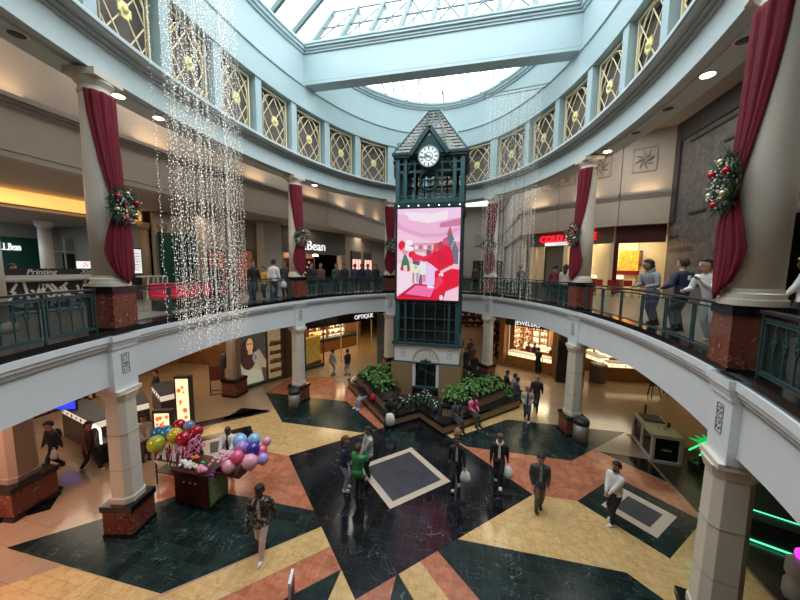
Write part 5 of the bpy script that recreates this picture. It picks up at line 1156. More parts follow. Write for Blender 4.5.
LIGHTS += [(0, 17, 13.4, 3, 60, (1, .93, .85)), (6.5, 12.5, 8.7, 1., 12, (1, .84, .6))]
# building shell
g = MB()
for a, b in (((-32, -18), (-32, 42)), ((26, -18), (26, 42)), ((-32, 42), (26, 42)), ((-32, -18), (26, -18))): seg(g, a, b, 0, 13.9, .3)
struct('wall_shell', g, M['beige'])
# cove lights shining up the bulkhead faces (the orange glows above the moulding)
for (x, y) in ((9.0, 11.2), (-8.5, 4.0), (-7.3, 8.7), (-9.0, -1.5), (10.9, 10.0)):
    LIGHTS.append((x * 1.0, y * 1.0, 10.52, .18, 0.0, (1, .6, .3)))
LIGHTS = [l for l in LIGHTS if l[4] > 0]
UPL = []
for pts_, off_ in ((BL, 1), (BR, 1)):
    for a_, b_ in zip(pts_[:-1], pts_[1:]):
        a_, b_ = Vector((*a_, 0)), Vector((*b_, 0)); d_ = b_ - a_; n_ = max(1, int(d_.length / 3.2)); q_ = Vector((d_.y, -d_.x, 0)).normalized() * .3
        if a_.y > 19: continue
        for k_ in range(n_):
            p_ = a_ + d_ * (k_ + .5) / n_ + q_; UPL.append((p_.x, p_.y, 10.5))
# unseen fill lamps added under the gallery ceiling to brighten its walls
for (x, y, e_) in ((-8.1, 0, 75), (9.3, 3, 120), (9.3, -4, 110), (8.2, 8.5, 110), (-7.8, -6, 75), (-7.3, 6, 60), (-6.3, 12, 60), (4, 14, 60)): LIGHTS.append((x, y, 13.5, 1.5, e_, (1, .93, .84)))
# ------------------------------------------------------------------ people
SK = {'l': (.55, .33, .23), 'm': (.36, .19, .12), 'd': (.085, .042, .03)}
def two_bone(a, t, l1, l2, hint):
    d = t - a; L = min(d.length, (l1 + l2) * .998); d.normalize(); t = a + d * L
    x = (l1 * l1 - l2 * l2 + L * L) / (2 * L); h_ = math.sqrt(max(0, l1 * l1 - x * x)); n = hint - d * hint.dot(d); n.normalize()
    return a + d * x + n * h_, t
def hexm(c, tagn, rough=.75, **k): return mat('%s_%02x%02x%02x' % (tagn, *[int(max(0, min(1, v)) * 255) for v in c]), c, rough, **k)
TB = dict(black=(.014, .014, .017), navy=(.02, .03, .075), grey=(.27, .28, .30), lgrey=(.48, .48, .48), white=(.72, .72, .72), cream=(.62, .52, .44), jeans=(.20, .27, .38), ljeans=(.33, .40, .50), olive=(.14, .11, .065), green=(.02, .20, .07), beige=(.50, .42, .34), pink=(.75, .16, .28), brown=(.12, .05, .035), red=(.35, .02, .03), dkgrey=(.05, .05, .055), blue=(.06, .10, .35), yellow=(.60, .36, .05), djeans=(.03, .045, .08), maroon=(.12, .015, .03))
def person(label, x, y, z, face, H=1.75, top='black', pants='black', shoes='black', skin='m', hair=(.02, .012, .01), style='short', pose='stand', shirt=None, bulk=1.1, hem=.46, lod=0, stride=.16, group=None, hands=None, lean=None, look=0., tilt=0., pattern=None, extras=(), hip=None, feet=None, long_coat=False, side=1, category='person'):
    if z == 0: H *= .885
    rz = math.atan2(face[1], face[0]) + PI / 2
    T = thing('person', label, category, (x, y, z), rz, group)
    V = Vector
    # --- joints, metres, facing -Y
    hz = .515; seat = False; ln = R(2)
    FL, FR = V((.055, .0, 0)), V((-.055, 0, 0)); HL, HR = V((.135, -.02, .44)), V((-.135, -.02, .44))
    if pose == 'walk':
        s = stride * side; FL, FR = V((.045, -s * .9, 0)), V((-.045, s * 1.0, .02)); HL, HR = V((.15, s * .7, .47)), V((-.15, -s * .7, .47)); hz = .505; ln = R(4)
    if pose == 'sit':
        seat = True; hz = (.46 + .07) / H; FL, FR = V((.07, -.26, 0)), V((-.07, -.29, 0)); HL, HR = V((.07, -.2, hz + .07)), V((-.06, -.21, hz + .07)); ln = R(10)
    if pose == 'rail': HL, HR = V((.10, -.20, .60)), V((-.10, -.20, .60)); ln = R(16); FL, FR = V((.06, .06, 0)), V((-.06, .10, 0))
    if pose == 'pocket': HL, HR = V((.10, -.06, .50)), V((-.10, -.06, .50))
    if pose == 'front': HL, HR = V((.02, -.13, .53)), V((-.03, -.14, .52))
    if pose == 'phone': HL, HR = V((.09, -.2, .70)), V((-.03, -.21, .70))
    if hands: HL, HR = V(hands[0]), V(hands[1])
    if feet: FL, FR = V(feet[0]), V(feet[1])
    if lean is not None: ln = R(lean)
    if hip: hz = hip
    S = lambda v: v * H
    rx = Matrix.Rotation(ln, 3, 'X')       # lean towards -Y
    hipc = V((0, .02 if pose != 'sit' else .0, hz))
    def up(dx, dy, dz): return hipc + rx @ V((dx, dy, dz))
    spine = [(-.045, .068, .058), (.0, .088 * bulk ** .5, .066), (.06, .082 * bulk, .062 * bulk), (.13, .078 * bulk, .058 * bulk), (.20, .092 * bulk, .064 * bulk), (.26, .103 * bulk, .062 * bulk), (.30, .094 * bulk, .052 * bulk), (.325, .055, .045), (.345, .036, .036), (.40, .034, .036)]
    b = MB(); n = 14; vs = []
    for dz, a, c in spine:
        for j in range(n):
            t = 2 * PI * j / n; ca, sa = math.cos(t), math.sin(t); vs.append(S(up(a * math.copysign(abs(ca) ** .8, ca), c * math.copysign(abs(sa) ** .9, sa) - (.012 if dz < .03 else 0) * 0, dz)))
    fs = [(i * n + j, i * n + (j + 1) % n, (i + 1) * n + (j + 1) % n, (i + 1) * n + j) for i in range(len(spine) - 1) for j in range(n)] + [tuple(range(n - 1, -1, -1)), tuple((len(spine) - 1) * n + j for j in range(n))]
    b.add(vs, fs)
    hc = up(0, -.012, .425); nod = Matrix.Rotation(R(tilt), 3, 'X'); hm = Matrix.Rotation(R(look), 3, 'Z') @ nod
    def hd(v): return S(hc + hm @ V(v))
    b.sph(S(hc + hm @ V((0, 0, .012))), .068 * H, 14, 10, (.78, .93, 1.0), M=hm); b.sph(hd((0, -.014, -.03)), .046 * H, 10, 8, (.86, .95, 1.), M=hm)
    b.sph(hd((0, -.068, -.008)), .0125 * H, 6, 5, (.7, 1, 1.3))
    for s in (-1, 1): b.sph(hd((s * .054, .004, -.004)), .015 * H, 6, 5, (.35, .8, 1.2))
    segs = []
    def sg(p, q, r, reg): segs.append((p, q, r, reg))
    sg(S(up(0, 0, 0)), S(up(0, 0, .28)), .085 * H, 'torso'); sg(S(up(0, 0, .325)), S(up(0, 0, .36)), .036 * H, 'head'); sg(S(hc), S(hc + V((0, 0, .001))), .07 * H, 'head')
    for s, F, hand in ((1, FL, HL), (-1, FR, HR)):
        hp = hipc + V((s * .05, 0, -.01)); ank = V((F.x, F.y, F.z + .045)); kh = V((0, -1, .15 if seat else 0)); kn, ank = two_bone(hp, ank, .245, .235, kh)
        w = 1.08 if pants not in ('legging',) else .9
        b.tube([S(hp), S(hp.lerp(kn, .5)), S(kn), S(kn.lerp(ank, .45)), S(ank)], [.058 * H * w, .051 * H * w, .040 * H * w, .037 * H * w, .030 * H * w], 10)
        b.sph(S(kn), .039 * H * w, 8, 6)
        sg(S(hp), S(kn), .052 * H, 'leg'); sg(S(kn), S(ank), .036 * H, 'leg')
        yaw = 0
        b.tube([S(ank), S(ank + V((0, .002, -.02)))], .027 * H, 8)
        sh = up(s * .103 * bulk ** .6, 0, .288); l1, l2 = .165, .15
        el, wr = two_bone(sh, hand, l1, l2, V((s * .5, .9, -.5)))
        b.tube([S(sh + V((-s * .02, 0, .004))), S(sh.lerp(el, .3)), S(el), S(el.lerp(wr, .5)), S(wr)], [.040 * H * bulk, .038 * H * bulk, .031 * H * bulk, .028 * H * bulk, .022 * H], 9)
        b.sph(S(el), .030 * H * bulk, 8, 6)
        sg(S(sh), S(el), .036 * H, 'arm'); sg(S(el), S(wr), .028 * H, 'arm')
        hdv = (wr - el).normalized(); pc_ = wr + hdv * .028
        b.tube([S(wr - hdv * .01), S(wr + hdv * .02), S(wr + hdv * .05)], [.015 * H, .022 * H, .020 * H], 8, flat=.55)
        sg(S(wr + hdv * .012), S(wr + hdv * .055), .020 * H, 'hand')
        if lod == 0:
            T.setdefault if 0 else None
        segs[-1] = segs[-1] + (S(wr + hdv * .05), hdv, s)
    tmp = b.build('body', M['white']); md = tmp.modifiers.new('r', 'REMESH'); md.mode = 'VOXEL'; md.voxel_size = (.0145, .022, .03)[lod]; md.use_smooth_shade = True
    sm = tmp.modifiers.new('s', 'SMOOTH'); sm.iterations = 3; sm.factor = .5
    dg = bpy.context.evaluated_depsgraph_get(); me = bpy.data.meshes.new_from_object(tmp.evaluated_get(dg)); bpy.data.objects.remove(tmp)
    me.materials.clear(); skm = mat('skin_' + skin, SK[skin], .5); tm = pattern or hexm(TB[top], 'cloth', bump=.25, bs=30); pmn = hexm(TB[pants], 'trousers', bump=.2, bs=30); st = hexm(TB[shirt or top], 'shirt')
    for m_ in (skm, tm, pmn, st): me.materials.append(m_)
    hemz = hem * H; ir = rx.inverted(); hipS = S(hipc)
    for p in me.polygons:
        c = p.center; best = 1e9; reg = 0
        for sgm in segs:
            a, q, r, rg = sgm[:4]; d = q - a; t = max(0, min(1, (c - a).dot(d) / max(1e-9, d.length_squared))); dd = (c - a - d * t).length - r
            if dd < best: best = dd; reg = rg
        if reg == 'head' or reg == 'hand': i = 0
        elif reg == 'arm': i = 1
        elif reg == 'torso':
            l = ir @ (c - hipS); i = 1
            if l.z > .335 * H: i = 0
            elif shirt and l.y < -.02 * H and abs(l.x) < (.016 + .07 * max(0, .32 - l.z / H) * .5) * H: i = 3
            if l.z < (hem - .49) * H and not seat: i = 2
            if l.z < -.0 and seat: i = 2
        else:
            i = 2
            if not seat and c.z > hemz: i = 1
            if long_coat and c.z > .28 * H: i = 1
        p.material_index = i; p.use_smooth = True
    if lod == 0:   # fingers, appended to the same body mesh
        fb = MB()
        for sgm in segs:
            if len(sgm) < 7: continue
            base, d, s = sgm[4:7]; sd = d.cross(V((0, 1, .2))).normalized(); nn = d.cross(sd).normalized()
            if nn.y > 0: nn = -nn
            for k, (o_, l) in enumerate(((-.013, .036), (-.0045, .042), (.0045, .040), (.013, .031))):
                p0 = base + sd * o_ * H - d * .008 * H; p1 = p0 + (d * .6 + nn * .12) * l * H; p2 = p1 + (d * .35 + nn * .35) * l * H * .9; fb.tube([p0, p1, p2], [.0052 * H, .0048 * H, .0038 * H], 6)
            p0 = base - d * .034 * H + sd * (-s) * .016 * H * (1 if sd.x * s < 0 else -1) ; th = (nn * .6 + d * .7 + sd * (-s) * .5 * (1 if sd.x * s < 0 else -1)).normalized(); fb.tube([p0, p0 + th * .022 * H, p0 + th * .03 * H + d * .012 * H], [.006 * H, .0055 * H, .004 * H], 6)
        bm = bmesh.new(); bm.from_mesh(me); o_ = len(bm.verts); nv = [bm.verts.new(v) for v in fb.v]
        for f_ in fb.f:
            try: q = bm.faces.new([nv[i] for i in f_]); q.material_index = 0; q.smooth = True
            except ValueError: pass
        bm.to_mesh(me); bm.free()
    bo = bpy.data.objects.new('body', me); COL.objects.link(bo); bo.parent = T
    # shoes
    shm = hexm(TB[shoes], 'shoe', .5)
    for s, F in ((1, FL), (-1, FR)):
        g = MB(); y0 = F.y * H; x0 = F.x * H; zz = F.z * H; pitch = 0 if F.z < .01 else R(-18)
        Mr = Matrix.Rotation(pitch, 3, 'X')
        g.sph((x0, y0 - .030 * H, zz + .024 * H), .030 * H, 10, 7, (1., 2.2, .72), M=Mr); g.sph((x0, y0 + .012 * H, zz + .036 * H), .029 * H, 10, 7, (1, 1.1, 1.05), M=Mr); g.box((x0, y0 - .022 * H, zz + .007 * H), (.05 * H, .13 * H, .012 * H), M=Mr)
        g.build('shoe', shm, T)
    # hair
    hmz = hexm(hair, 'hair', .7, bump=.5, bs=60)
    if style != 'bald':
        g = MB(); r = .0735 * H; n_, m_ = 18, 12; rr = {'curly': 1.13, 'long': 1.08, 'cap': 1.03, 'hood': 1.2}.get(style, 1.05); rnd = random.Random(int(x * 50))
        vs = []; keep = {}
        for i in range(m_ + 1):
            a = PI * i / m_
            for j in range(n_):
                t = 2 * PI * j / n_; v = V((math.sin(a) * math.cos(t) * .80, math.sin(a) * math.sin(t) * .95, math.cos(a)))
                k = rr * (1 + (rnd.uniform(-.07, .09) if style == 'curly' else rnd.uniform(-.015, .02)))
                vs.append(hd(v * (r * k / H) + V((0, .004, .012)))); keep[i * n_ + j] = not (v.y < -.30 and v.z < .50) and v.z > (-.6 if v.y > .2 else (-.22 if v.y > -.12 else .1)) or (style == 'hood' and v.z > -.75 and not (v.y < -.45 and v.z < .45))
                if style == 'long': keep[i * n_ + j] = keep[i * n_ + j] or (v.y > -.2 and v.z > -.75)
        fs = []
        for i in range(m_):
            for j in range(n_):
                q = (i * n_ + j, (i + 1) * n_ + j, (i + 1) * n_ + (j + 1) % n_, i * n_ + (j + 1) % n_)
                if all(keep[w_] for w_ in q): fs.append(q)
        g.add(vs, fs, True)
        if style == 'long': g.tube([hd((0, .035, .02)), hd((0, .05, -.05)), S(up(0, .045, .30)), S(up(0, .055, .24))], [.05 * H, .052 * H, .05 * H, .03 * H], 10, flat=.6, up=(1, 0, 0))
        if style == 'bun': g.sph(hd((0, .05, .055)), .026 * H, 8, 6)
        if style == 'cap': g.sph(hd((0, -.075, .045)), .04 * H, 10, 6, (1, 1.1, .14))
        o = g.build({'cap': 'cap', 'hood': 'hood_up'}.get(style, 'hair'), hmz, T)
        sd_ = o.modifiers.new('thickness', 'SOLIDIFY'); sd_.thickness = .006 * H; sd_.offset = 1
    if lod < 2:
        g = MB()
        for s in (-1, 1):
            g.sph(hd((s * .024, -.060, .008)), .0055 * H, 6, 5, (1.3, .6, .8)); g.bar(hd((s * .014, -.066, .022)), hd((s * .036, -.058, .022)), .004 * H)
        g.build('eye', mat('eye_dark', (.02, .012, .01), .3), T)
        g = MB(); g.sph(hd((0, -.061, -.040)), .010 * H, 8, 5, (1.4, .45, .4)); g.build('lip', mat('lip', (.35, .12, .1), .5), T)
    for ex in extras:
        if ex == 'hood': g = MB(); g.tube([S(up(.05 * math.cos(t), .01 + .055 * math.sin(t), .335 + .012 * math.sin(t))) for t in [R(-60) + R(300) * k / 12 for k in range(13)]], .021 * H, 7); g.build('hood', tm, T)
        if ex == 'whitehood': g = MB(); g.tube([S(up(.05 * math.cos(t), .0 + .06 * math.sin(t), .335 + .012 * math.sin(t))) for t in [R(-70) + R(320) * k / 12 for k in range(13)]], .023 * H, 7); g.build('hood', st, T)
        if ex == 'beard': g = MB(); g.sph(hd((0, -.03, -.052)), .038 * H, 10, 7, (1, .95, .7)); g.build('beard', hmz, T)
        if ex == 'hem': g = MB(); g.lathe([(.093 * H * bulk, -.09 * H), (.090 * H * bulk, -.02 * H), (.082 * H * bulk, .05 * H)], S(hipc), n=18, sy=.78); g.build('jacket_hem', tm, T)
        if ex == 'skirt': g = MB(); g.lathe([(.12 * H, -.26 * H), (.098 * H, -.02 * H), (.08 * H, .05 * H)], S(hipc), n=18, sy=.8); g.build('coat_skirt', tm, T)
        if ex == 'strap': g = MB(); g.bar(S(up(.075, .07 * bulk, .30)), S(up(.05, .073 * bulk, .08)), .022 * H, .012 * H, up=(0, 1, 0)); g.bar(S(up(-.075, .07 * bulk, .30)), S(up(-.05, .073 * bulk, .08)), .022 * H, .012 * H, up=(0, 1, 0)); g.build('strap', M['dark'], T)
        if ex == 'glasses': g = MB(); [g.tube([hd((s * .024 + .014 * math.cos(t * PI / 6), -.070, .008 + .012 * math.sin(t * PI / 6))) for t in range(13)], .002 * H, 5, cap=False) for s in (-1, 1)]; g.build('glasses', M['dark'], T)
        if ex == 'backpack': g = MB(); g.sph(S(up(0, .095, .2)), .085 * H, 12, 8, (.95, .62, 1.35), M=rx); g.build('backpack', M['dark'], T)
    T['_h'] = 0; del T['_h']
    return T, rz
def bag(name, label, x, y, z, h_, m, cat='bag', rz=0):
    T = thing(name, label, cat, (x, y, z), rz); g = MB(); rnd = random.Random(int(x * 9) + 3)
    g.lathe([(.02 * h_ / .3, 0), (.42 * h_, .03), (.48 * h_, h_ * .35), (.36 * h_, h_ * .75), (.12 * h_, h_)], n=12, sy=.55); g.v = [tuple(Vector(v) + Vector((rnd.uniform(-1, 1), rnd.uniform(-1, 1), rnd.uniform(-1, 1))) * h_ * .035) for v in g.v]
    g.build('sack', m, T); g = MB(); g.tube([(-.05, 0, h_ * .95), (-.03, 0, h_ * 1.2), (.03, 0, h_ * 1.2), (.05, 0, h_ * .95)], .008, 5); g.build('handle', m, T); return T
PATT = mat('camo_jacket', (.02, .02, .02), .8, var=1., vs=13, vr=(.53, .57), col2=(.40, .33, .24))
CAM = (2, -9.2)
def tocam(x, y): return (CAM[0] - x, CAM[1] - y)
P_ = person
P_('person in black and tan patterned jacket, grey shirt and cream trousers, walking in front', -2.36, -3.62, 0, (.25, -1), 1.84, 'black', 'cream', 'white', 'd', pose='walk', shirt='lgrey', bulk=1.25, hem=.44, pattern=PATT, extras=('hem', 'beard'), stride=.15, side=1)
P_('person in navy jacket and light blue jeans, in the standing trio, facing the green jacket', -1.36, -1.28, 0, (1, .15), 1.76, 'navy', 'ljeans', 'white', 'l', (.10, .045, .02), 'curly', 'pocket', shirt=None, hem=.49, extras=('hood',))
P_('person in shiny green jacket seen from behind, middle of the standing trio', -.90, -1.46, 0, (.3, 1), 1.70, 'green', 'black', 'dkgrey', 'l', (.09, .04, .02), 'short', 'stand', bulk=1.3, hem=.46, hands=((.06, -.12, .84), (-.06, -.12, .84)), extras=('hem',), pattern=mat('green_nylon', (.015, .22, .07), .35, bump=.5, bs=14))
P_('person in pale grey jacket and black trousers, in the standing trio, nearest the white diamond', -.90, -.62, 0, (-.8, -.7), 1.78, 'lgrey', 'black', 'cream', 'm', (.03, .02, .015), 'short', 'front', bulk=1.12, hem=.46)
P_('person in black cap, black jacket and grey shirt carrying a white bag', 1.72, -.45, 0, (-.05, -1), 1.76, 'black', 'black', 'white', 'm', (.01, .01, .01), 'cap', 'walk', shirt='lgrey', hem=.45, extras=('beard', 'hem'), stride=.12, side=-1)
bag('plastic_bag', 'white plastic bag held by the person in the black cap', 1.97, -.56, .30, .34, M['white'])
P_('person in black jacket with white hooded top looking down', 2.92, -.02, 0, (-.1, -1), 1.78, 'black', 'black', 'white', 'm', (.10, .05, .03), 'short', 'walk', shirt='white', bulk=1.2, hem=.44, tilt=24, extras=('whitehood', 'hem'), stride=.10)
bag('plastic_bag', 'white plastic bag held by the person with the white hood', 3.17, -.05, .28, .36, M['white'])
P_('person in dark jacket and olive trousers walking towards the front', 3.88, -.78, 0, (.0, -1), 1.74, 'dkgrey', 'olive', 'black', 'm', (.015, .01, .01), 'short', 'walk', shirt='grey', bulk=1.25, hem=.44, extras=('hem',), stride=.08, side=-1, hands=((.12, -.07, .5), (-.12, -.07, .5)))
P_('person in white sweater and black trousers beside the smaller inlaid diamond', 5.62, -.80, 0, (-1, -.55), 1.80, 'white', 'black', 'white', 'm', (.012, .01, .01), 'short', 'front', bulk=1.22, hem=.50, extras=('beard',), feet=((.06, -.07, 0), (-.05, .06, 0)))
# seated round the planter
P_('person in jeans seated on the planter ledge with a red bag', -2.62, 3.98, 0, (-.65, -.75), 1.68, 'black', 'ljeans', 'white', 'm', pose='sit', style='short', lod=1)
bag('red_bag', 'red bag on the planter ledge beside the seated person in jeans', -2.15, 3.72, .46, .28, mat('red_bag_cloth', (.5, .015, .03), .5))
P_('person in black with a white coat in the lap, seated on the planter', -1.02, 2.62, 0, (-.1, -1), 1.72, 'black', 'black', 'black', 'm', pose='sit', lod=1, bulk=1.25, style='curly')
g = MB(); g.lathe([(.06, 0), (.17, .05), (.19, .25), (.15, .45), (.05, .5)], n=12, sy=.5); tag(g.build('folded_coat', M['white'], None, (-.95, 2.18, .22)), 'white coat hanging over the knees of the seated person in black', 'coat')
P_('person in dark jacket and grey jeans seated beside the person in pink', 1.50, 2.98, 0, (.6, -.8), 1.74, 'dkgrey', 'dkgrey', 'black', 'd', pose='sit', shirt='grey', lod=1, bulk=1.2)
P_('person in bright pink jacket seated on the planter ledge', 2.12, 3.60, 0, (.65, -.76), 1.72, 'pink', 'dkgrey', 'black', 'd', pose='sit', shirt='black', lod=1, bulk=1.25, style='curly')
bag('paper_bag', 'brown paper bag on the floor before the seated pair', 1.62, 2.42, 0, .34, mat('kraft_paper', (.35, .2, .1), .7))
for k, (x, y, c, lab) in enumerate(((3.75, 7.0, 'black', 'person in black, first of three seated at the planter end'), (4.05, 6.55, 'grey', 'person in grey top, middle of three seated at the planter end'), (4.1, 6.05, 'dkgrey', 'person in dark patterned top, last of three seated at the planter end'))):
    P_(lab, x, y, 0, (1, .3), 1.68, c, 'djeans', 'black', 'm', pose='sit', lod=1)
P_('person in beige hooded top and dark jeans walking past the planter', 4.38, 4.35, 0, (-.1, -1), 1.70, 'beige', 'djeans', 'white', 'm', (.45, .2, .2), 'hood', 'walk', shirt='dkgrey', bulk=1.2, hem=.48, lod=1, stride=.08, hands=((.10, -.08, .53), (-.10, -.08, .53)))
P_('person in black jacket walking just behind the beige hooded person', 4.95, 5.55, 0, (-.3, -1), 1.80, 'black', 'black', 'black', 'l', (.30, .27, .25), 'short', 'walk', bulk=1.2, lod=1)
P_('person in black standing at the jeweller counter with back turned', 6.02, 10.95, 0, (.4, 1), 1.78, 'black', 'black', 'black', 'm', pose='front', lod=1)
for k, (u, c, lab) in enumerate(((1.05, 'maroon', 'person in maroon behind the jeweller counter beside the wood pillar'), (1.45, 'black', 'person in black behind the jeweller counter, middle'), (2.55, 'dkgrey', 'person in dark grey at the far end behind the jeweller counter'))):
    p = LJ.P(u, 1.25); P_(lab, p[0], p[1], 0, (-.5, -1), 1.66, c, 'black', 'black', 'm', pose='front', lod=1, tilt=15)
P_('person in grey jacket and grey trousers walking before the optician', -5.80, 7.45, 0, (.6, 1), 1.76, 'grey', 'grey', 'dkgrey', 'm', pose='walk', lod=1, stride=.08)
P_('person in black jacket and beige trousers walking before the optician', -4.98, 7.7, 0, (-.8, .4), 1.76, 'black', 'beige', 'black', 'm', pose='walk', lod=1, stride=.06)
for k, (x, y, c, lab) in enumerate(((1.75, 10.1, 'black', 'person in black in the shady corridor behind the tower, front'), (2.15, 10.9, 'brown', 'person in brown in the shady corridor behind the tower, rear'), (2.25, 9.0, 'black', 'person in long black coat in the tower corridor beside the column'), (2.0, 12.5, 'dkgrey', 'person in grey deep in the corridor behind the tower'), (1.3, 13.5, 'red', 'person in red deep in the corridor behind the tower'))):
    P_(lab, x, y, 0, (.2, -1), 1.72, c, 'black', 'black', 'm', pose='stand' if k % 2 else 'walk', lod=2, stride=.08)
# lower left
P_('person in black coat with shopping bag walking before the vendor counter', -10.4, -2.62, 0, (-.2, -1), 1.78, 'black', 'black', 'black', 'm', pose='walk', lod=1, bulk=1.3, extras=('backpack',), stride=.13, tilt=18)
bag('shopping_bag', 'grey shopping bag held by the person in black before the vendor counter', -10.08, -2.76, .50, .3, M['offwhite'])
P_('person in dark brown jacket walking beside the white lower column', -9.28, -2.36, 0, (1, .1), 1.78, 'brown', 'black', 'beige', 'm', pose='walk', lod=1, bulk=1.2, stride=.17, shirt='black')
P_('vendor in beige sweater standing behind the yellow balloon', -8.2, -1.55, 0, (.9, -.4), 1.72, 'beige', 'dkgrey', 'black', 'm', pose='front', lod=1)
P_('vendor in black vest with white sleeves bending over the balloon cart', -5.0, -1.55, 0, (.3, -1), 1.75, 'white', 'black', 'black', 'd', pose='front', lod=0, shirt='black', bulk=1.15, tilt=22, hands=((.10, -.2, .56), (-.08, -.22, .56)), style='bald', extras=('beard',))
P_('person in black standing at the counter near the lit totems', -12.0, 2.0, 0, (-.5, -1), 1.72, 'black', 'black', 'black', 'm', pose='front', lod=1)
# upper gallery right
Z = 4.88
P_('person in grey hoodie and glasses leaning on the gallery railing', 6.68, .55, Z, (-1, -.35), 1.72, 'grey', 'djeans', 'black', 'm', (.01, .01, .01), 'curly', 'rail', bulk=1.2, extras=('hood', 'glasses'), look=-20)
P_('person in dark navy sweater at the gallery railing with face turned away', 6.86, -.30, Z, (-.4, 1), 1.72, 'navy', 'black', 'black', 'l', (.035, .02, .015), 'short', 'stand', bulk=1.2, hands=((.16, -.12, .60), (-.16, .0, .6)))
P_('person in blue top half hidden behind the white shirted one', 7.25, -1.0, Z, (-1, -.2), 1.72, 'blue', 'black', 'black', 'm', (.01, .01, .01), 'curly', 'stand')
P_('person in white t-shirt with black straps pointing a phone over the gallery railing', 6.68, -1.62, Z, (-1, -.45), 1.72, 'white', 'lgrey', 'beige', 'l', (.015, .01, .01), 'short', 'rail', lean=20, bulk=1.12, hands=((.04, -.25, .74), (-.13, -.22, .62)), extras=('strap',), look=-12)
g = MB(); g.box((0, 0, 0), (.16, .02, .085)); tag(g.build('phone', M['white'], None, (6.18, -1.78, 6.20), R(50), bevel=.005), 'white phone held out by the person in the white t-shirt', 'phone')
P_('cook in white shirt and pale yellow hat in the dark bay beyond the largest column', 9.15, -.35, Z, (-.8, .5), 1.74, 'white', 'black', 'black', 'd', (.7, .6, .25), 'hood', 'front', lod=1)
P_('person resting a pale sleeved arm on the railing by the printing kiosk', -6.28, -6.05, Z, (1, .5), 1.75, 'beige', 'djeans', 'black', 'l', pose='rail', hands=((-.01, -.32, .585), (-.10, -.2, .60)))
# upper gallery left
P_('person in black jacket walking behind the gallery railing', -7.05, 2.50, Z, (.2, -1), 1.66, 'black', 'djeans', 'black', 'm', pose='walk', lod=1, extras=('hood',), stride=.08)
P_('child in yellow top walking behind the gallery railing', -7.38, 3.62, Z, (.2, -1), 1.42, 'yellow', 'djeans', 'black', 'm', pose='walk', lod=1, stride=.08)
P_('person in loose white shirt walking behind the gallery railing', -6.72, 3.42, Z, (.3, 1), 1.74, 'white', 'djeans', 'dkgrey', 'm', pose='walk', lod=1, bulk=1.35, stride=.1)
bag('shopping_bag', 'white shopping bag beside the person in the loose white shirt', -6.38, 3.62, 5.33, .36, M['white'])
P_('person in dark green jacket just beside the column by the outfitter sign', -6.75, 4.35, Z, (.2, -1), 1.66, 'dkgrey', 'black', 'black', 'm', pose='stand', lod=1)
P_('person in grey behind the dense light strings', -7.3, .75, Z, (.2, -1), 1.64, 'dkgrey', 'black', 'black', 'm', pose='stand', lod=2)
P_('person in maroon behind the dense light strings', -7.6, 1.9, Z, (.2, 1), 1.60, 'maroon', 'black', 'black', 'm', pose='stand', lod=2)
P_('person in black seated inside the printing kiosk', -12.0, -2.3, 5.0, (1, 0), 1.60, 'black', 'black', 'black', 'm', pose='sit', lod=1, extras=())
grp = [(-6.12, 5.75, 'black', 'first'), (-6.0, 6.5, 'brown', 'second'), (-5.5, 7.4, 'dkgrey', 'third'), (-5.15, 7.75, 'black', 'fourth'), (-4.75, 8.35, 'navy', 'fifth'), (-4.5, 8.8, 'black', 'sixth'), (-4.2, 9.05, 'dkgrey', 'seventh'), (-3.95, 9.9, 'black', 'eighth')]
for x, y, c, o_ in grp: P_(f'dark clothed person in the crowd under the outfitter sign, {o_} from the railing corner column', x, y, Z, (.5, -1) if c != 'navy' else (-.4, 1), 1.60, c, 'black', 'black', 'm', pose='stand', lod=2, group='crowd under the outfitter sign')
for x, y, c, st_, lab in ((2.15, 11.45, 'dkgrey', 'short', 'person in dark grey upstairs behind the sparse light strings, nearer the screen'), (2.65, 11.2, 'black', 'short', 'person in black upstairs behind the sparse light strings, farther from the screen'), (4.5, 8.85, 'dkgrey', 'short', 'person in grey behind the sparse light strings'), (5.7, 6.75, 'maroon', 'curly', 'person in dark plum top before the ice cream shop'), (5.9, 5.8, 'beige', 'long', 'person with long black hair and beige top before the ice cream shop')):
    P_(lab, x, y, Z, (.5, 1), 1.62, c, 'black', 'black', 'm', (.01, .01, .01), st_, 'stand', lod=2 if x < 4 else 1)
# ------------------------------------------------------------------ balloon cart
T = thing('balloon_cart', 'dark mahogany vendor cart with tray and green chalk panel, loaded with balloons', 'cart', (-5.0, -2.55, 0))
g = MB(); g.box((0, 0, .5), (1.05, .68, .92)); g.box((0, 0, .03), (.95, .6, .06)); g.build('body', M['wood_r'], T, bevel=.015)
g = MB()
for x in (-.35, 0, .35): g.box((x, -.345, .5), (.30, .02, .8))
g.build('door_panel', M['wood_r'], T)
g = MB()
for x in (-.18, .02, .18): g.sph((x, -.37, .72 if x else .6), .018, 8, 6)
g.build('knob', M['gold'], T)
g = MB(); g.box((0, 0, .98), (1.15, .78, .05)); g.build('top', M['wood_r'], T, bevel=.01)
g = MB(); g.box((.93, .12, .90), (.75, .5, .03)); g.box((.93, -.13, .93), (.75, .02, .06)); g.box((1.3, .12, .93), (.02, .5, .06)); g.build('tray', M['wood_r'], T)
g = MB(); g.box((.535, 0, .5), (.02, .62, .86)); g.build('chalk_panel', mat('chalk_green', (.02, .12, .06), .6, var=.8, vs=14, col2=(.12, .22, .05)), T)
g = MB(); rnd = random.Random(2)
for k in range(9): zz = .18 + .08 * k; g.bar((.548, -.26, zz), (.548, -.26 + rnd.uniform(.3, .5), zz + rnd.uniform(.0, .03)), .022, .006)
g.build('chalk_line', mat('chalk_yellow', (.5, .55, .2), .7), T)
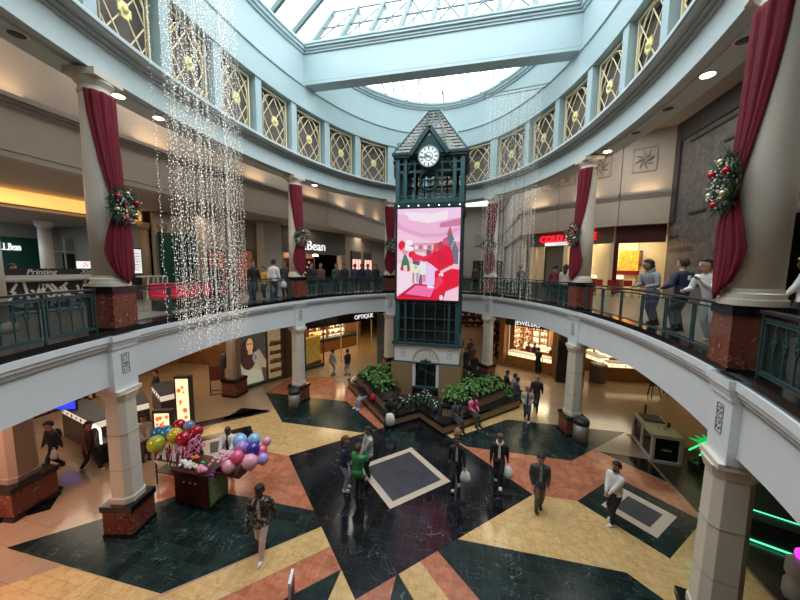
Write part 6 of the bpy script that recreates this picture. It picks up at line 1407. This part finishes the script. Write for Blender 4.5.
def balloon(x, y, z, r, m, lab, foil=False, string=True):
    T = thing('balloon', lab, 'balloon', (x, y, z)); g = MB(); n = 16
    g.lathe([(.001, r * 1.02), (r * .5, r * .9), (r * .86, r * .5), (r, .05 * r), (r * .9, -r * .45), (r * .55, -r * .88), (r * .15, -r * 1.14), (.02, -r * 1.2)], n=n); g.build('skin', m, T)
    g = MB(); g.lathe([(.008, -r * 1.18), (.022, -r * 1.3)], n=8); g.build('knot', m, T)
    g = MB(); g.tube([(0, 0, -r * 1.25), (.02, -.01, -r * 1.25 - (z - 1.0 - r) * .5 - .05), (.0, 0, min(-r * 1.3, 1.0 - z))], .006, 4); g.build('stick', M['white'], T)
bl = dict(blue=(.02, .22, .50), lime=(.50, .55, .05), yellow=(.62, .52, .04), red=(.45, .01, .03), sky=(.30, .55, .85), purple=(.42, .25, .62), navy=(.04, .03, .35), pale=(.85, .40, .55), pink=(.85, .12, .28), lav=(.5, .35, .75), steel=(.15, .25, .45))
BM = {k: mat('balloon_' + k, v, .12, spec=.7, var=.15, vs=8) for k, v in bl.items()}
for (x, y, z, r, c, lab) in [(-7.19, -1.9, 1.25, .19, 'blue', 'blue balloon, farthest from the cart, behind the lime one'), (-6.73, -2.0, 1.37, .21, 'blue', 'blue balloon touching the yellow one'), (-6.32, -2.1, 1.41, .21, 'yellow', 'yellow balloon, between blue and red ones'), (-6.71, -2.35, 1.22, .24, 'lime', 'lime yellow balloon, lowest beside the white slats'),
    (-6.54, -1.75, 1.50, .18, 'red', 'red balloon behind the yellow one'), (-6.18, -1.75, 1.52, .17, 'steel', 'grey blue balloon between two red ones'), (-6.01, -2.1, 1.36, .21, 'red', 'red balloon, lowest of the red ones'), (-5.82, -1.85, 1.46, .18, 'red', 'red balloon nearest the vendor in the vest'),
    (-4.29, -1.9, 1.4, .20, 'sky', 'light blue balloon next to the bending vendor'), (-4.03, -2.15, 1.37, .19, 'purple', 'purple balloon below the light blue pair'), (-3.91, -1.8, 1.43, .18, 'sky', 'light blue balloon above the dark blue one'), (-3.63, -2.2, 1.43, .18, 'navy', 'dark blue balloon with white print'), (-3.50, -1.8, 1.45, .12, 'pale', 'smallest pale pink balloon, highest of its cluster'),
    (-3.48, -2.05, 1.31, .15, 'pink', 'pink balloon behind the dark blue one'), (-3.97, -2.4, 1.27, .18, 'pink', 'hot pink balloon above the pink tissue flowers'), (-3.54, -2.45, 1.23, .20, 'pale', 'pale pink balloon, largest, under the dark blue one'), (-3.30, -2.25, 1.23, .15, 'lav', 'lavender balloon beside the largest pale pink one'), (-4.10, -2.55, 1.08, .18, 'pale', 'pale pink balloon, lowest, beside the pink bucket')]:
    balloon(x, y, z, r, BM[c], lab)
# goods on the cart
def blob(name, lab, x, y, z, s, m, n=9, cat='toy'):
    g = MB(); rnd = random.Random(int(x * 100)); [g.sph((rnd.uniform(-s, s), rnd.uniform(-s, s) * .7, rnd.uniform(.02, s * .6)), s * rnd.uniform(.25, .5), 7, 5) for _ in range(n)]
    return tag(g.build(name, m, None, (x, y, z)), lab, cat)
blob('white_plush', 'heap of white plush toys on the cart top next to the gift rack', -5.3, -2.72, 1.01, .16, M['white'], 10, 'toy'); blob('pink_plush', 'heap of pink plush toys on the cart top next to the bucket', -4.72, -2.74, 1.01, .15, mat('plush_pink', (.8, .35, .5), .8), 10, 'toy')
blob('green_plush', 'small green plush toy on the cart top', -4.95, -2.5, 1.01, .07, mat('plush_green', (.1, .5, .12), .8), 5, 'toy'); blob('orange_plush', 'orange plush toy at the back of the cart top', -5.35, -2.4, 1.01, .1, mat('plush_orange', (.7, .25, .1), .8), 6, 'toy'); blob('cream_plush', 'cream plush toy in the middle of the cart top', -5.02, -2.72, 1.01, .10, mat('plush_cream', (.75, .68, .5), .8), 8, 'toy'); blob('purple_plush', 'purple ribbon bow on the cart tray below the bucket', -4.42, -2.78, .93, .09, mat('plush_purple', (.3, .02, .35), .5), 6, 'bow')
T = thing('flower_bucket', 'pink bucket overflowing with pale pink tissue flowers on the cart tray', 'bucket', (-4.32, -2.45, .92)); g = MB(); g.lathe([(.10, 0), (.15, .28), (.14, .28), (.09, .02)], n=18); g.build('bucket', mat('pink_tin', (.75, .25, .33), .4), T); g = MB(); rnd = random.Random(6)
for k in range(60): a = rnd.uniform(0, 2 * PI); q = rnd.uniform(0, .27); g.sph((math.cos(a) * q - .06, math.sin(a) * q, .40 - q * .35 + rnd.uniform(-.04, .06)), rnd.uniform(.03, .05), 6, 4)
g.build('tissue_flower', mat('tissue_pink', (.85, .50, .58), .8), T)
# stand of ribbons and foil loops to the left of the cart
T = thing('gift_rack', 'white slatted gift rack full of pink and red ribbons beside the cart', 'rack', (-6.15, -2.15, 0)); g = MB()
for x in (-.6, .6):
    for y in (-.22, .22): g.bar((x, y, 0), (x, y, .95), .035)
g.box((0, 0, .78), (1.25, .5, .03)); g.box((0, 0, .4), (1.25, .5, .03)); g.build('stand', M['wood_r'], T); g = MB(); rnd = random.Random(12)
for k in range(16): x0 = -.65 + 1.1 * rnd.random(); g.bar((x0, -.25, .62 + .1 * rnd.random()), (x0 + rnd.uniform(-.25, .25), -.1, 1.2), .035, .012)
g.build('white_slat', M['white'], T); g = MB()
for k in range(26): c = Vector((rnd.uniform(-.1, .62), rnd.uniform(-.15, .2), rnd.uniform(.85, 1.4))); rr_ = rnd.uniform(.06, .13); a0 = rnd.uniform(0, PI); g.tube([c + Vector((rr_ * math.cos(t * PI / 5) * math.cos(a0), rr_ * math.cos(t * PI / 5) * math.sin(a0), rr_ * math.sin(t * PI / 5))) for t in range(11)], .018, 5, cap=False)
g.build('pink_ribbon', mat('ribbon_pink', (.8, .28, .5), .35), T); g = MB()
for k in range(14): g.sph((rnd.uniform(-.45, .5), rnd.uniform(-.2, .15), rnd.uniform(.8, 1.2)), rnd.uniform(.04, .08), 7, 5, (1, .6, 1))
g.build('red_bow', mat('ribbon_red', (.45, .02, .06), .4), T)
# ------------------------------------------------------------------ bins, kiosk, ride
def bin_(x, y, r, h_, lab, m, rz=0):
    T = thing('litter_bin', lab, 'litter bin', (x, y, 0), rz); g = MB(); g.lathe([(r, .02), (r, h_ * .8)], n=28); g.build('body', m, T); g = MB(); g.lathe([(r * 1.04, h_ * .8), (r * 1.06, h_ * .92), (r * .9, h_), (r * .001, h_)], n=28); g.build('lid', M['dark'], T); g = MB(); g.lathe([(r * 1.02, 0), (r * 1.02, .04)], n=28); g.build('base', M['dark'], T)
bin_(-5.50, 2.86, .24, .98, 'grey steel litter bin beside the column facing the watch advert', M['steel']); bin_(6.02, 3.02, .25, .95, 'grey steel litter bin with black lid beside the column near the cream kiosk', M['steel'])
T = thing('charging_kiosk', 'cream and brown display kiosk beside the plank floor', 'kiosk', (8.45, 3.15, 0), R(-6)); kc = mat('kiosk_cream', (.60, .54, .46), .4)
g = MB(); 
for sx in (-1, 1):
    for sy in (-1, 0, 1): g.box((sx * .38, sy * .82, .47), (.1, .1, .94))
g.box((0, 0, .05), (.86, 1.74, .1)); g.box((0, 0, .90), (.86, 1.74, .08)); g.build('frame', kc, T, bevel=.01)
g = MB(); g.box((0, 0, .47), (.76, 1.62, .8)); g.build('glass_body', mat('dark_glass', (.01, .014, .016), .06), T)
g = MB(); g.box((0, -.42, .955), (.84, .88, .03)); g.box((0, .45, .95), (.84, .8, .02)); g.build('top', mat('pale_wood_top', (.66, .48, .36), .4), T)
g = MB(); g.box((0, .45, .98), (.6, .6, .05)); g.build('dark_tray', M['dark'], T); g = MB(); g.box((-.1, .75, 1.15), (.05, .05, .4)); g.box((.3, -.1, 1.04), (.07, .07, .16)); g.build('post', M['dark'], T)
text('lettering', 'NEW', .12, (0, -.822, .42), 0, M['offwhite'], T, depth=.004)
for k, (x, y, lab) in enumerate(((8.35, 2.85, 'nearest the dark tray'), (8.5, 2.75, 'middle'), (8.58, 2.95, 'nearest the black post'))):
    g = MB(); g.lathe([(.035, 0), (.045, .03), (.03, .05)], n=10); tag(g.build('sample_dish', kc, None, (x, y, .972)), f'small pale dish on the kiosk top, {lab} one', 'dish', 'small dishes on the kiosk')
gn = mat('neon_green', (.1, 1, .3), .4, emit=(.03, 1, .22), es=1.0); mg = mat('neon_magenta', (1, .1, 1), .4, emit=(1, .03, .9), es=.9)
T = thing('neon_ride', 'black kiddie ride vehicle with glowing green body panels', 'ride', (9.65, 2.15, 0), R(25))
g = MB(); g.sph((0, 0, .42), .42, 14, 9, (1.4, .9, .8)); g.box((0, 0, .18), (1.2, .8, .2)); g.build('body', mat('ride_black', (.02, .03, .02), .2), T)
g = MB(); g.sph((0, .05, .72), .36, 14, 8, (1.5, .8, .28)); g.build('bonnet', mat('ride_green', (.02, .35, .06), .25, emit=(.01, .5, .08), es=.3), T)
g = MB()
for s in (-.3, .1, .4): g.tube([(-.6, s, .62), (-.1, s * .8, .86), (.6, s, .66)], .022, 6)
g.build('neon_tube', gn, T)
for sx in (-.4, .4):
    for sy in (-.38, .38): g = MB(); g.lathe([(.16, -.06), (.16, .06)], n=16); g.v = [(x, z, y) for x, y, z in g.v]; g.build('wheel', M['dark'], T, (sx, sy, .16))
T = thing('fantail', 'glowing green and pink leaf-shaped fan behind the ride', 'decoration', (9.9, 2.9, 0)); g = MB(); g.lathe([(.2, 0), (.2, .4), (.05, .45)], n=12); g.build('stand', M['dark'], T); g = MB()
for k in range(7): a = -.9 + .3 * k; g.tube([(0, 0, .4), (.35 * math.sin(a), 0, .4 + .35 * math.cos(a)), (.75 * math.sin(a), .05, .4 + .5 * math.cos(a))], [.02, .07, .01], 6, flat=.3)
g.build('frond', mat('fan_green', (.03, .3, .06), .3, emit=(.02, .6, .12), es=.35), T)
# dark ride platform with green light strips at the lower right corner
T = thing('ride_platform', 'low black platform edged with green glowing strips behind the largest column', 'platform', (8.72, -.70, 0), R(-25)); g = MB(); g.box((1.5, 1.0, .28), (3.4, 2.0, .56)); g.build('deck', M['dark'], T); g = MB(); g.box((1.5, -.015, .05), (3.4, .03, .03)); g.box((1.5, .4, .575), (3.4, .02, .02)); g.build('neon_strip', mat('neon_green_soft', (.1, 1, .5), .4, emit=(.1, .9, .45), es=.9), T)
T = thing('bollard', 'rounded grey bollard with a magenta glowing ball beside the neon edged platform', 'bollard', (8.3, -2.1, 0)); g = MB(); g.lathe([(.16, 0), (.2, .1), (.2, .35), (.15, .45), (.2, .55), (.2, .8), (.12, .88)], n=20); g.build('body', mat('bollard_grey', (.3, .28, .26), .5), T); g = MB(); g.sph((0, 0, .98), .11, 12, 8); g.build('glowing_ball', mg, T)
LIGHTS += [(9.8, 2.2, 3.7, .8, 6, (.2, 1, .4))]
T = thing('menu_board', 'narrow white and maroon board standing on the green wedge', 'sign', (-1.18, -4.35, 0), R(20)); g = MB(); g.box((0, 0, .25), (.05, .3, .5)); g.build('board', M['white'], T); g = MB(); g.box((.03, 0, .2), (.01, .26, .38)); g.build('panel', mat('maroon_panel', (.2, .01, .04), .5), T)
# ------------------------------------------------------------------ world, lights, camera
w = bpy.data.worlds.new('sky'); sc.world = w; w.use_nodes = True
bg = w.node_tree.nodes['Background']; bg.inputs[0].default_value = (.90, .97, 1., 1); bg.inputs[1].default_value = 3.1
def area(name, loc, size, energy, col=(1, .85, .65), rot=(0, 0, 0), sy=None):
    l = bpy.data.lights.new(name, 'AREA'); l.energy = energy; l.color = col; l.size = size
    if sy: l.shape = 'RECTANGLE'; l.size_y = sy
    o = bpy.data.objects.new(name, l); COL.objects.link(o); o.location = loc; o.rotation_euler = rot; return o
p = area('skylight_portal', (0, 0, 15.9), 11.2, 1, sy=19.5); p.data.cycles.is_portal = True
for (x, y, z, s, e, c) in LIGHTS: area('ceiling_fill_lamp', (x, y, z), s, e * .85, c)  # unseen area lamps: indoor ceiling lighting and added gallery fill
for (x, y, z) in UPL: area('cove_uplight', (x, y, z), 1.1, 9, (1, .66, .38), rot=(PI, 0, 0))
cam = bpy.data.cameras.new('camera'); co = bpy.data.objects.new('camera', cam); COL.objects.link(co); sc.camera = co
F_, P_, R_, S_ = 316.43, .1032, .0106, .2251
cam.sensor_width = 36; cam.lens = 36 * F_ / 800; cam.clip_start = .05; cam.clip_end = 200
def unroll(u, v, w_):
    # camera axes -> atrium axes
    c, s = math.cos(R_), math.sin(R_); u, v = c * u - s * v, s * u + c * v
    X, Y, Z = u, math.cos(P_) * w_ + v * math.sin(P_), -math.sin(P_) * w_ + v * math.cos(P_)
    c, s = math.cos(S_), math.sin(S_); return Vector((c * X - s * Y, s * X + c * Y, Z))
r_, u_, f_ = unroll(1, 0, 0), unroll(0, 1, 0), unroll(0, 0, 1)
mw = Matrix((r_, u_, -f_)).transposed().to_4x4(); mw.translation = (1.9934, -9.1941, 6.35); co.matrix_world = mw
sc.view_settings.view_transform = 'Standard'; sc.view_settings.look = 'None'; sc.view_settings.exposure = .88; sc.view_settings.gamma = 1
sc.view_settings.use_curve_mapping = False
sc.cycles.max_bounces = 7; sc.cycles.diffuse_bounces = 4; sc.cycles.glossy_bounces = 3; sc.cycles.transparent_max_bounces = 12; sc.cycles.caustics_reflective = False; sc.cycles.caustics_refractive = False; sc.cycles.sample_clamp_indirect = 6; sc.cycles.use_denoising = True
